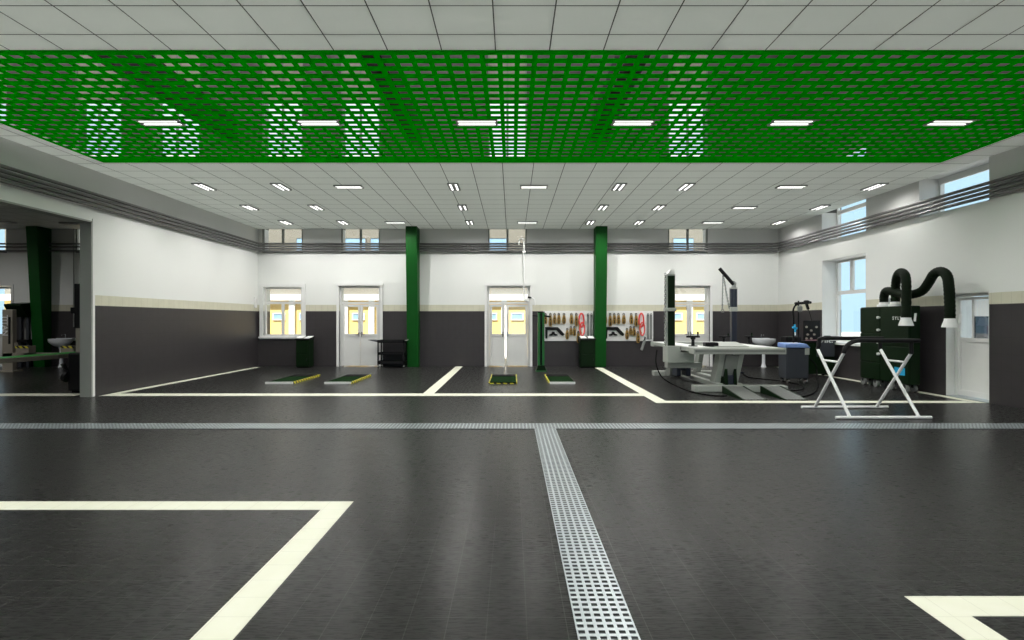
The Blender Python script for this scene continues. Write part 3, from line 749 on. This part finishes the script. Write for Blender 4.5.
box(4.66, 4.80, 11.9, 12.15, .08, .34).build('valve_block', 'navy', t, bevel=.02)
# pump unit under the rear left
m = MB(); m.box(4.02, 4.12, 13.4, 13.8, .16, .5).box(4.25, 4.36, 13.4, 13.8, .16, .5).box(4.12, 4.25, 13.45, 13.75, .3, .5)
m.build('pump_unit', 'navy', t, bevel=.015)
MB().prism([(14.5, .05), (14.9, .05), (14.6, .8), (14.2, .8)], 'x', 4.15, 4.35).build('rear_leg', 'mid', t)
# clamps on the deck
def deck_clamp(x, y, h, w):
    m = MB().lathe([(w * .9, .93), (w * .9, .955), (w * .35, .96), (w * .3, .93 + h * .6), (w * .5, .93 + h * .65), (w * .5, .93 + h * .8)], (x, y, 0), 14)
    o = m.build('deck_clamp', 'black', t, smooth=True)
    m = MB().box(x - w * 1.3, x + w * 1.3, y - .05, y + .05, .93 + h * .78, .93 + h * .95)
    m.build('jaw', 'black', o, bevel=.01)
    MB().cyl((x + w, y, .93 + h * .9), (x + w, y, .93 + h * 1.3), .02, seg=10).build('screw', 'dgreen', o)
deck_clamp(X(693, 12.4), 12.4, .26, .11)
deck_clamp(X(724, 14.2), 14.2, .20, .11)
deck_clamp(X(749, 13.6), 13.6, .22, .07)
m = MB().box(X(705, 12.3), X(718, 12.3), 12.25, 12.45, .94, 1.03); m.build('clamp_base', 'black', t, bevel=.02)

# pulling tower on the bench corner
ty = 12.75; ta, tb = 3.535, 3.765
tt = thing('pulling_tower', 'tall pulling tower with green panels and chain at the bench corner', 'pulling tower', (3.75, ty, .5))
MB().prism([(ta + .02, .545), (4.17, .545), (4.17, .795), (3.855, .795), (3.855, .935), (ta + .02, .935)], 'y', ty - .18, ty + .22).build('carriage', 'grey', tt, bevel=.012)
box(ta + .05, 4.40, ty - .05, ty + .18, .42, .54).build('clamp_foot', 'grey', tt, bevel=.01)
m = MB(); zt_ = Z(276, ty)
m.box(ta + .04, ta + .065, ty - .06, ty + .06, .93, zt_).box(tb - .02, tb, ty - .06, ty + .06, .93, zt_)
m.box(ta + .04, tb, ty - .06, ty + .06, zt_, zt_ + .03)
m.build('mast', 'grey', tt)
box(ta + .06, tb - .01, ty - .075, ty + .05, .935, 1.74).build('panel', 'dgreen', tt, bevel=.006)
box(ta + .06, tb - .01, ty - .075, ty + .05, 1.80, zt_).build('panel', 'dgreen', tt, bevel=.006)
box(ta - .01, tb + .02, ty - .10, ty + .08, 1.73, 1.81).build('collar', 'grey', tt, bevel=.01)
m = MB().prism([(ta + .02, zt_ + .03), (tb, zt_ + .03), (tb - .03, zt_ + .10), (ta + .12, zt_ + .12)], 'y', ty - .06, ty + .06); m.build('pulley_head', 'white', tt, bevel=.01)
MB().cyl((ta + .16, ty - .08, zt_ + .10), (ta + .16, ty + .08, zt_ + .10), .055, seg=16).build('pulley', 'white', tt, smooth=True)
def chain(p, q, n, r, parent, m='chrome'):
    b = MB(); p, q = Vector(p), Vector(q); L = (q - p).length / n
    d = (q - p).normalized(); s0 = d.cross(Vector((0, 1, 0))).normalized(); s1 = d.cross(s0).normalized()
    for i in range(n):
        c = p + d * L * (i + .5); sd = s0 if i % 2 else s1
        b.tube([tuple(c + d * (L * .68 * math.cos(a)) + sd * (L * .40 * math.sin(a))) for a in [k * PI / 4 for k in range(8)]], r, 5, 0, True)
    return b.build('chain', m, parent, smooth=True)
chain((ta + .01, ty - .03, .95), (ta + .01, ty - .03, zt_ + .06), 34, .011, tt)

# second tower with boom
t2y = 15.95; t2x = X(733.4, t2y)
tt = thing('boom_tower', 'dark blue post with black boom and hanging chain behind the bench', 'pulling tower', (t2x, t2y, 0))
box(t2x - .2, t2x + .2, t2y - .26, t2y + .26, 0, .05).build('base_plate', 'navy', tt, bevel=.01)
box(t2x - .075, t2x + .075, t2y - .075, t2y + .075, .05, Z(311, t2y)).build('post', 'navy', tt, bevel=.01)
box(t2x - .09, t2x + .09, t2y - .09, t2y + .09, Z(311.5, t2y), Z(307, t2y)).build('collar', 'grey', tt, bevel=.01)
m = MB()
for s in (-1, 1): m.box(t2x + s * .05 - .04, t2x + s * .05 + .04, t2y - .06, t2y + .06, Z(307, t2y), Z(289, t2y))
m.build('guide', 'navy', tt, bevel=.006)
box(t2x - .09, t2x + .09, t2y - .07, t2y + .07, Z(289, t2y), Z(287.5, t2y)).build('guide_cap', 'grey', tt)
MB().prism([(t2x - .05, Z(287.5, t2y)), (t2x + .06, Z(287.5, t2y)), (t2x + .07, Z(283, t2y)), (t2x, Z(281, t2y))], 'y', t2y - .04, t2y + .04).build('pivot', 'chrome', tt)
p1 = (X(719.5, t2y), t2y, Z(268.5, t2y)); p0 = (X(733.5, t2y), t2y, Z(284.5, t2y))
MB().cyl(p0, p1, .05, seg=14).build('boom', 'black', tt, smooth=True)
e1 = (X(723, t2y), t2y, Z(274, t2y))
c1 = chain(e1, (X(722.3, t2y), t2y, Z(309, t2y)), 22, .010, tt)
chain(e1, (X(729, t2y), t2y, Z(308, t2y)), 22, .010, tt)
hk = (X(722.5, t2y), t2y, Z(311, t2y))
MB().tube([(hk[0] + .04 * math.cos(a), hk[1], hk[2] + .045 * math.sin(a)) for a in [k * PI / 5 for k in range(10)]], .014, 6, 0, True).build('hook_ring', 'chrome', tt, smooth=True)

# ramps
for i, (x0, x1) in enumerate(((4.40, 4.86), (5.20, 5.64))):
    r = thing('drive_on_ramp', ['drive-on ramp in front of the bench, nearer the pulling tower', 'drive-on ramp in front of the bench, nearer the grey cart'][i], 'ramp', ((x0 + x1) / 2, 11, 0), 'ribbed ramps before the bench')
    ya, yb = Yf(400.3), 11.52
    for x in (x0, x1 - .03):
        MB().prism([(ya, .0), (yb, .0), (yb, .15), (ya, .012)], 'x', x, x + .03).build('side_plate', 'dgreen', r)
    MB().hull8([(x0 + .03, ya, .0), (x1 - .03, ya, .0), (x1 - .03, yb, .115), (x0 + .03, yb, .115), (x0 + .03, ya, .016), (x1 - .03, ya, .016), (x1 - .03, yb, .14), (x0 + .03, yb, .14)]).build('tread', 'tread', r)
    MB().cyl((x0 + .05, yb - .1, .05), (x1 - .05, yb - .1, .05), .05, seg=12).build('roller', 'grey', r, smooth=True)

# cables on the floor
def cable(pts, r, label, name='floor_cable'):
    o = MB().tube(pts, r, 8, 6).build(name, 'rubber', None, smooth=True); tag(o, label, 'cable', 'black cables on the floor')
def fl(px, py, z=.012):
    y = F * (E - z) / (py - 320); return (X(px, y), y, z)
cable([(X(657, 13.4), 13.4, .80), (X(656, 13.3), 13.3, .5), (X(661, 13.1), 13.1, .2), fl(672, 384), fl(690, 391.5), fl(712, 395.5), fl(727, 396)], .016, 'black hose looping from the bench over the floor before the tower')
cable([(X(806, 13.6), 13.55, .62), (X(813, 13.6), 13.5, .45), (X(817, 13.4), 13.4, .2), fl(818, 387), fl(812, 394), fl(798, 397), fl(780, 395)], .016, 'black hose looping from the grey cart towards the ramps')
cable([fl(741, 372), fl(748, 377), fl(762, 379), fl(780, 381), fl(800, 385), fl(803, 389), fl(790, 391)], .016, 'black cable lying on the floor behind the bench foot')

# ------------------------------------------------------------------ grey spot welder cart
cy = 13.2; cx0, cx1 = X(786.5, cy), X(809, cy)
t = thing('welder_cart', 'slate grey wheeled welder cart with a pale blue top tray', 'cart', ((cx0 + cx1) / 2, cy + .3, 0))
zt_ = Z(348, cy)
box(cx0, cx1, cy, cy + .40, .12, zt_).build('body', 'slate', t, bevel=.02)
MB().hull8([(cx0 - .02, cy - .02, zt_), (cx1 + .04, cy - .02, zt_), (cx1 + .04, cy + .42, zt_), (cx0 - .02, cy + .42, zt_), (cx0 - .02, cy - .02, zt_ + .10), (cx1 - .06, cy - .02, zt_ + .10), (cx1 - .06, cy + .42, zt_ + .12), (cx0 - .02, cy + .42, zt_ + .12)]).build('top_tray', 'blue', t, bevel=.02)
box(cx0 + .12, cx0 + .34, cy + .08, cy + .26, zt_ + .10, zt_ + .118).build('display', 'paper', t)
box(cx1 - .10, cx1 + .005, cy - .012, cy, zt_ - .16, zt_ + .0).build('data_plate', 'grey', t)
for x in (cx0 + .06, cx1 - .06):
    for y in (cy + .06, cy + .34):
        c = MB().cyl((x - .02, y, .055), (x + .02, y, .055), .055, seg=16).build('caster', 'chrome', t, smooth=True)
        box(x - .03, x + .03, y - .03, y + .03, .09, .12).build('fork', 'black', c)
pxx = X(793.5, cy + .3); pyy = cy + .3
MB().tube([(pxx, pyy, zt_ + .10), (pxx, pyy, 1.55), (pxx - .01, pyy, 1.75), (pxx + .04, pyy, 1.88), (pxx + .13, pyy, 1.92)], .022, 8, 5).build('hose_arm', 'black', t, smooth=True)
pm = X(798.5, pyy)
MB().cyl((pm, pyy, zt_ + .08), (pm, pyy, 2.0), .018, seg=10).build('mast', 'black', t)
MB().cyl((X(795, pyy), pyy, Z(303.5, pyy)), (X(811, pyy), pyy, Z(302.5, pyy)), .032, seg=12).build('cross_bar', 'black', t)
MB().lathe([(.04, -.05), (.07, -.03), (.07, .03), (.04, .05)], (X(806.5, pyy), pyy, Z(302.3, pyy)), 14).build('balancer', 'black', t, smooth=True)
MB().bar((X(806.5, pyy), pyy, Z(304, pyy)), (X(808.3, pyy), pyy, Z(309.5, pyy)), .05, .05).build('drop_link', 'black', t)
MB().tube([(X(808.3, pyy), pyy, Z(309.5, pyy)), (X(810, pyy), pyy, Z(314, pyy)), (X(812, pyy), pyy, Z(322, pyy))], .008, 6, 4).build('wire', 'black', t)
MB().lathe([(.02, -.09), (.055, -.06), (.06, .04), (.02, .08)], (X(799.5, pyy), pyy - .02, Z(308.5, pyy)), 14).build('weight', 'mid', t, smooth=True)
gz = Z(328, pyy); gxx = X(793.5, pyy)
MB().cyl((gxx - .055, pyy - .06, gz + .02), (gxx + .055, pyy - .06, gz - .015), .026, seg=12).build('gun_handle', 'cyan', t, smooth=True)
MB().cyl((gxx, pyy - .06, gz + .09), (gxx + .01, pyy - .06, gz - .10), .022, seg=12).build('gun_body', 'cyan', t, smooth=True)
MB().cyl((gxx + .008, pyy - .06, gz - .08), (gxx + .012, pyy - .06, gz - .18), .016, seg=10).build('gun_nozzle', 'white', t, smooth=True)

# tool cabinet with perforated backboard beside the window
wy = 14.75; wx0, wx1 = 7.86, 8.66
t = thing('tool_station', 'black workshop machine with a backboard of round fittings beside the window', 'machine', ((wx0 + wx1) / 2, wy, 0))
box(wx0, wx1, wy, wy + .5, .08, .93).build('body', 'dgreen', t, bevel=.015)
box(wx0 - .02, wx1 + .02, wy - .02, wy + .52, .93, .97).build('worktop', 'black', t, bevel=.006)
box(wx0 - .42, wx0 - .02, wy + .15, wy + .5, .93, 1.08).build('side_arm', 'black', t, bevel=.03)
bx0, bx1 = X(803.5, wy + .4), X(820, wy + .4)
bb = box(bx0, bx1, wy + .38, wy + .44, .97, Z(320.5, wy + .4)).build('backboard', 'black', t, bevel=.01)
for px, py in ((806.3, 327), (816.3, 327), (811, 330.5), (807.5, 334.5), (814, 334.5), (806.3, 338.5), (811, 338.5)):
    a = (X(px, wy + .38), wy + .38, Z(py, wy + .38))
    MB().cyl((a[0], wy + .345, a[2]), (a[0], wy + .38, a[2]), .026, .03, 12).build('fitting', 'cream', bb, smooth=True)
box(bx0 + .03, bx1 - .03, wy + .30, wy + .38, .97, .985).build('red_ledge', mat('dusty_pink_strip', (.40, .20, .24), .6), t)
box(wx1 - .50, wx1 - .02, wy - .03, wy - .005, .55, .95).build('control_panel', 'slate', t, bevel=.01)
text('lettering', 'Mfc.', .20, t, (X(826, wy), wy - .034, Z(340.3, wy)), (PI / 2, 0, 0), shear=.3)
MB().lathe([(.05, 0), (.05, .05), (.09, .06), (.09, .12), (.07, .14)], (X(828.5, wy), wy + .05, .97), 14).build('filler_cap', 'black', t, smooth=True)
for x in (wx0 + .08, wx1 - .08):
    MB().cyl((x - .02, wy + .08, .045), (x + .02, wy + .08, .045), .045, seg=12).build('caster', 'black', t, smooth=True)
    MB().cyl((x - .02, wy + .42, .045), (x + .02, wy + .42, .045), .045, seg=12).build('caster', 'black', t, smooth=True)

# ------------------------------------------------------------------ white work stand with black padded rails
y_f, y_b = Yf(417.5) * .9856, Yf(407.0) * .9856
t = thing('work_stand', 'white folding X-frame work stand with black padded top rails', 'work stand', (5.77, (y_f + y_b) / 2, 0))
MB().cyl((5.007, y_f, .022), (6.485, y_f, .024), .024, seg=12).build('foot_bar', 'bright', t, smooth=True)
MB().cyl((5.017, y_b, .022), (6.515, y_b, .024), .024, seg=12).build('foot_bar', 'bright', t, smooth=True)
ytA, zA, ytB, zB = 9.40, 1.036, 8.71, 1.01
for x in (5.224, 6.293):
    MB().cyl((x, y_f, .03), (x, ytA, zA), .025, seg=12).build('leg', 'bright', t, smooth=True)
    MB().cyl((x + .03, y_b, .03), (x + .03, ytB, zB), .025, seg=12).build('leg', 'bright', t, smooth=True)
    zc = .855
    yA = y_f + (ytA - y_f) * (zc - .03) / (zA - .03); yB = y_b + (ytB - y_b) * (zc - .03) / (zB - .03)
    MB().cyl((x + .015, yA, zc), (x + .015, yB, zc), .017, seg=10).build('cross_tie', 'bright', t, smooth=True)
for y, z0, z1, xo in ((ytA, zA, 1.216, 0), (ytB, zB, 1.202, .03)):
    xa, xb = 5.224 + xo, 6.293 + xo
    sl = .14 if xo else .05
    r_ = MB().tube([(xa, y, z0 - .01), (xa + .02, y, z0 + .06), (xa + sl * .6, y, z1 - .05), (xa + sl * 1.6, y, z1), ((xa + xb) / 2, y, z1), (xb - .1, y, z1), (xb + (.13 if xo else .05), y, z1)], .034, 10, 5).build('padded_rail', 'black', t, smooth=True, label='black padded rail')
    MB().cyl((xb, y, z0 - .02), (xb, y, z1), .032, seg=12).build('rail_post', 'black', r_, smooth=True)

# ------------------------------------------------------------------ big green cabinet with extraction hoses
fx, bx_ = 8.30, 8.54
ky0, ky1 = 11.5, 13.12
t = thing('filter_cabinet', 'big dark green wheeled filter cabinet with two drooping hoses by the long wall', 'cabinet', (8.5, (ky0 + ky1) / 2, 0))
box(fx + .02, bx_, ky0, ky1, .165, 1.83).build('body', 'dgreen', t, bevel=.015)
ys_ = X(880, 1) and 8.3 * F / (880 - 512)
for y0, y1, z0, z1 in ((ky0 + .01, ys_ - .01, .18, .95), (ky0 + .01, ys_ - .01, .99, 1.81), (ys_ + .01, ky1 - .01, .18, .55), (ys_ + .01, ky1 - .01, .58, 1.22), (ys_ + .01, ky1 - .01, 1.25, 1.81)):
    box(fx, fx + .02, y0, y1, z0, z1).build('door', 'dgreen', t, bevel=.006)
for py in (317.5, 330, 342.5, 354):
    a = Z(py, ys_)
    MB().cyl((fx - .04, ys_ + .04, a), (fx + .02, ys_ + .04, a), .028, .034, 14).build('knob', 'white', t, smooth=True)
ysg = 8.3 * F / (899.5 - 512)
box(fx - .006, fx, 8.3 * F / (905 - 512), 8.3 * F / (894.5 - 512), Z(375, ysg), Z(367.5, ysg)).build('notice', 'cyan', t, label='bright blue notice plate')
yt = 8.3 * F / (900.5 - 512)
text('lettering', 'SYLVAN', .10, t, (fx - .004, yt, Z(318.3, yt)), (PI / 2, 0, -PI / 2), spacing=1.5)
for y in (ky0 + .12, ky0 + .55, ky0 + 1.05, ky1 - .12):
    for x in (fx + .02, bx_ - .05):
        c = MB().cyl((x - .03, y, .08), (x + .03, y, .08), .08, seg=16).build('caster', 'mid', t, smooth=True)
        box(x - .04, x + .04, y - .03, y + .03, .10, .165).build('fork', 'black', c)
def pp(px, py, y): return (X(px, y), y, Z(py, y))
for px in (884.2, 895.5):
    y = 8.42 * F / (px - 512)
    MB().lathe([(.14, 1.83), (.14, 1.88), (.105, 1.885), (.105, 1.93)], (8.42, y, 0), 20).build('flange', 'bright', t, smooth=True)
yA = 8.42 * F / (884.2 - 512); yB = 8.42 * F / (895.5 - 512)
MB().cyl((8.42, (yA + yB) / 2, 1.83), (8.42, (yA + yB) / 2, 2.02), .03, .02, 10).build('damper_lever', 'steel', t)
hA = [(8.42, yA, 1.9), pp(884, 297, yA - .02), pp(886, 291.5, yA - .12), pp(892, 291.5, yA - .33), pp(900, 293.5, yA - .55), pp(911, 294.5, yA - .9), pp(922, 291, yA - 1.15), pp(929, 282, yA - 1.35), pp(934, 274, yA - 1.5), pp(941, 271.5, yA - 1.7), pp(947, 276, yA - 1.87), pp(949, 288, yA - 1.95), pp(949.8, 304, yA - 1.97), pp(950, 320, yA - 1.97)]
hB = [(8.42, yB, 1.9), pp(895.5, 290, yB - .02), pp(896.5, 279, yB - .10), pp(899.5, 273, yB - .28), pp(903.5, 273.5, yB - .5), pp(906, 280, yB - .65), pp(906.3, 300, yB - .68), pp(906, 319, yB - .68)]
for h in (hA, hB):
    o = MB().tube(h, .087, 16, 8, False, 1).build('hose', 'hose', t, smooth=True)
    e = Vector(h[-1])
    n = MB().lathe([(.093, .03), (.095, 0), (.135, -.125), (.135, -.14), (.075, -.02)], tuple(e), 4 * 6).build('hood', 'bright', o, smooth=True)
    MB().bar((e.x + .10, e.y - .11, e.z - .05), (e.x + .11, e.y - .12, e.z + .12), .03, .03).build('hood_handle', 'bright', n)

# ------------------------------------------------------------------ neighbouring bay
t = thing('vehicle_lift', 'beige four-post vehicle lift with a green runway in the neighbouring bay', 'vehicle lift', (-12.5, 13, 0))
r = box(-11.62, -11.02, 9.3, 15.3, .59, .69).build('runway', 'cream', t)
box(-11.56, -11.08, 9.35, 15.25, .69, .697).build('runway_top', 'runway', r)
py_ = 16.2; pxa, pxb = X(2, py_), X(12.5, py_)
p = box(pxa, pxb, py_, py_ + .14, 0, Z(309.5, py_)).build('post', 'cream', t, bevel=.015)
box(pxa - .1, pxb + .1, py_ - .1, py_ + .24, 0, .04).build('post_foot', 'cream', t)
box(X(8.5, py_), X(10.5, py_), py_ - .012, py_, Z(344, py_), Z(317, py_)).build('slot', 'black', p)
MB().prism([(pxb, Z(345, py_)), (pxb + .02, Z(342, py_)), (X(17.5, py_), Z(351, py_)), (X(15, py_), Z(352, py_))], 'y', py_ + .05, py_ + .12).build('brace', 'cream', t)
text('lettering', 'TITAN', .22, p, (X(5, py_), py_ - .006, Z(325.5, py_)), (PI / 2, PI / 2, 0), spacing=.95)
box(X(2, py_), -10.9, py_ + .0, py_ + .14, .42, .56).build('cross_beam', 'cream', t, bevel=.01)
for a, b in ((17, 30), (62, 75)):
    q = box(X(a, 16.0), X(b, 16.0), 15.95, 16.2, Z(353, 16), Z(346, 16)).build('wheel_stop', 'cream', t, bevel=.01)
    box(X(a, 16.0), X(b, 16.0), 15.94, 15.95, Z(348.2, 15.95), Z(346, 15.95)).build('hazard_strip', 'hazard', q)
box(-11.45, -11.2, 15.3, 15.5, 0, .6).build('support_leg', 'cream', t)
box(-11.45, -11.2, 9.35, 9.55, 0, .59).build('support_leg', 'cream', t)
# dark green cabinet with hood
y0 = 17.55
t = thing('work_cabinet', 'dark green hooded work cabinet against the back wall of the neighbouring bay', 'cabinet', (X(24, y0), y0, 0))
a, b = -16.12, -15.58
MB().prism([(y0 - .1, Z(306, y0)), (y0 - .1, Z(304, y0)), (D - .05, Z(302, y0)), (D - .05, Z(317, y0)), (y0 + .15, Z(317, y0))], 'x', a, b).build('hood', 'dgreen', t)
box(a + .15, b, D - .12, D - .05, .05, Z(317, y0)).build('back_panel', 'mid', t)
box(a + .2, a + .28, y0 + .2, y0 + .28, 0, Z(317, y0)).build('post', 'slate', t)
box(b - .1, b - .02, y0 + .2, y0 + .28, 0, Z(317, y0)).build('post', 'slate', t)
box(a + .12, b, y0 + .1, D - .1, .82, .9).build('worktop', 'black', t)
box(a + .2, b - .1, y0 + .25, D - .1, .02, .8).build('drawer_unit', 'black', t, bevel=.01)
# tyre changer
vy = Yf(393); va, vb = X(67.5, vy), X(88, vy)
t = thing('tyre_changer', 'black tyre changer with a toothed column beside the partition opening', 'tyre changer', ((va + vb) / 2, vy + .4, 0))
box(va, vb, vy, vy + .8, .04, Z(353, vy)).build('body', 'black', t, bevel=.03)
box(va + .05, vb - .05, vy + .05, vy + .75, 0, .05).build('plinth', 'rubber', t)
box(X(77.5, vy + .3), X(82.5, vy + .3), vy + .25, vy + .40, .8, Z(328, vy + .3)).build('pillar', 'cream', t)
col = box(X(77.3, vy + .3), X(83, vy + .3), vy + .22, vy + .42, Z(328, vy + .3), Z(284, vy + .3)).build('column', 'black', t)
m = MB()
for k in range(12):
    z = 1.55 + k * .058; m.box(X(83, vy + .3) - .004, X(83, vy + .3) + .02, vy + .24, vy + .40, z, z + .03)
m.build('toothed_rack', 'mid', col)
m = MB().box(X(72, vy + .3), X(79, vy + .3), vy + .27, vy + .37, Z(312, vy + .3), Z(309, vy + .3)); m.build('swing_arm', 'black', t)
MB().cyl((X(72, vy + .3), vy + .32, Z(313.5, vy + .3)), (X(72, vy + .3), vy + .32, Z(307.5, vy + .3)), .04, seg=12).build('arm_head', 'black', t, smooth=True)
MB().lathe([(.26, 0), (.28, .03), (.20, .06), (.08, .07)], ((va + vb) / 2 + .1, vy + .4, Z(353, vy)), 24).build('turntable', 'chrome', t, smooth=True)
MB().bar((X(65, vy), vy - .06, .62), (X(67, vy), vy + .1, .30), .05, .06).build('bead_breaker', 'black', t)
MB().cyl((X(66, vy) - .03, vy + .02, .36), (X(66, vy) + .03, vy + .02, .34), .12, seg=20).build('breaker_pad', 'black', t, smooth=True)

# ------------------------------------------------------------------ light from outside
wd = bpy.data.worlds.new('sky'); sc.world = wd; wd.use_nodes = True
nt = wd.node_tree; nt.nodes.clear()
bg = nt.nodes.new('ShaderNodeBackground'); out = nt.nodes.new('ShaderNodeOutputWorld')
tc = nt.nodes.new('ShaderNodeTexCoord'); sx = nt.nodes.new('ShaderNodeSeparateXYZ'); cr = nt.nodes.new('ShaderNodeValToRGB')
nt.links.new(tc.outputs['Generated'], sx.inputs[0]); nt.links.new(sx.outputs[2], cr.inputs[0])
cr.color_ramp.elements[0].position = 0; cr.color_ramp.elements[0].color = (.58, .84, 1, 1)
cr.color_ramp.elements[1].position = .34; cr.color_ramp.elements[1].color = (.88, .98, .92, 1)
el = cr.color_ramp.elements.new(.22); el.color = (.58, .85, 1, 1)
nt.links.new(cr.outputs[0], bg.inputs[0]); bg.inputs[1].default_value = .85
nt.links.new(bg.outputs[0], out.inputs[0])
sn = bpy.data.lights.new('sun', 'SUN'); sn.energy = 8.0; sn.angle = math.radians(1.5); sn.color = (1, .96, .9)
so = bpy.data.objects.new('sun', sn); COL.objects.link(so)
so.rotation_euler = Vector((.25, .55, -1)).to_track_quat('-Z', 'Y').to_euler()

# ------------------------------------------------------------------ camera and view
cam = bpy.data.cameras.new('camera'); co = bpy.data.objects.new('camera', cam); COL.objects.link(co)
co.location = (0, 0, E); co.rotation_euler = (PI / 2, 0, 0)
cam.sensor_width = 36; cam.lens = 36 * F / 1024; cam.clip_start = .05; cam.clip_end = 300
sc.camera = co
sc.view_settings.view_transform = 'Standard'; sc.view_settings.look = 'None'
sc.view_settings.gamma = 1; sc.view_settings.use_curve_mapping = False
sc.view_settings.exposure = 0.5
sc.cycles.max_bounces = 10; sc.cycles.diffuse_bounces = 6; sc.cycles.transparent_max_bounces = 12
sc.cycles.use_denoising = True
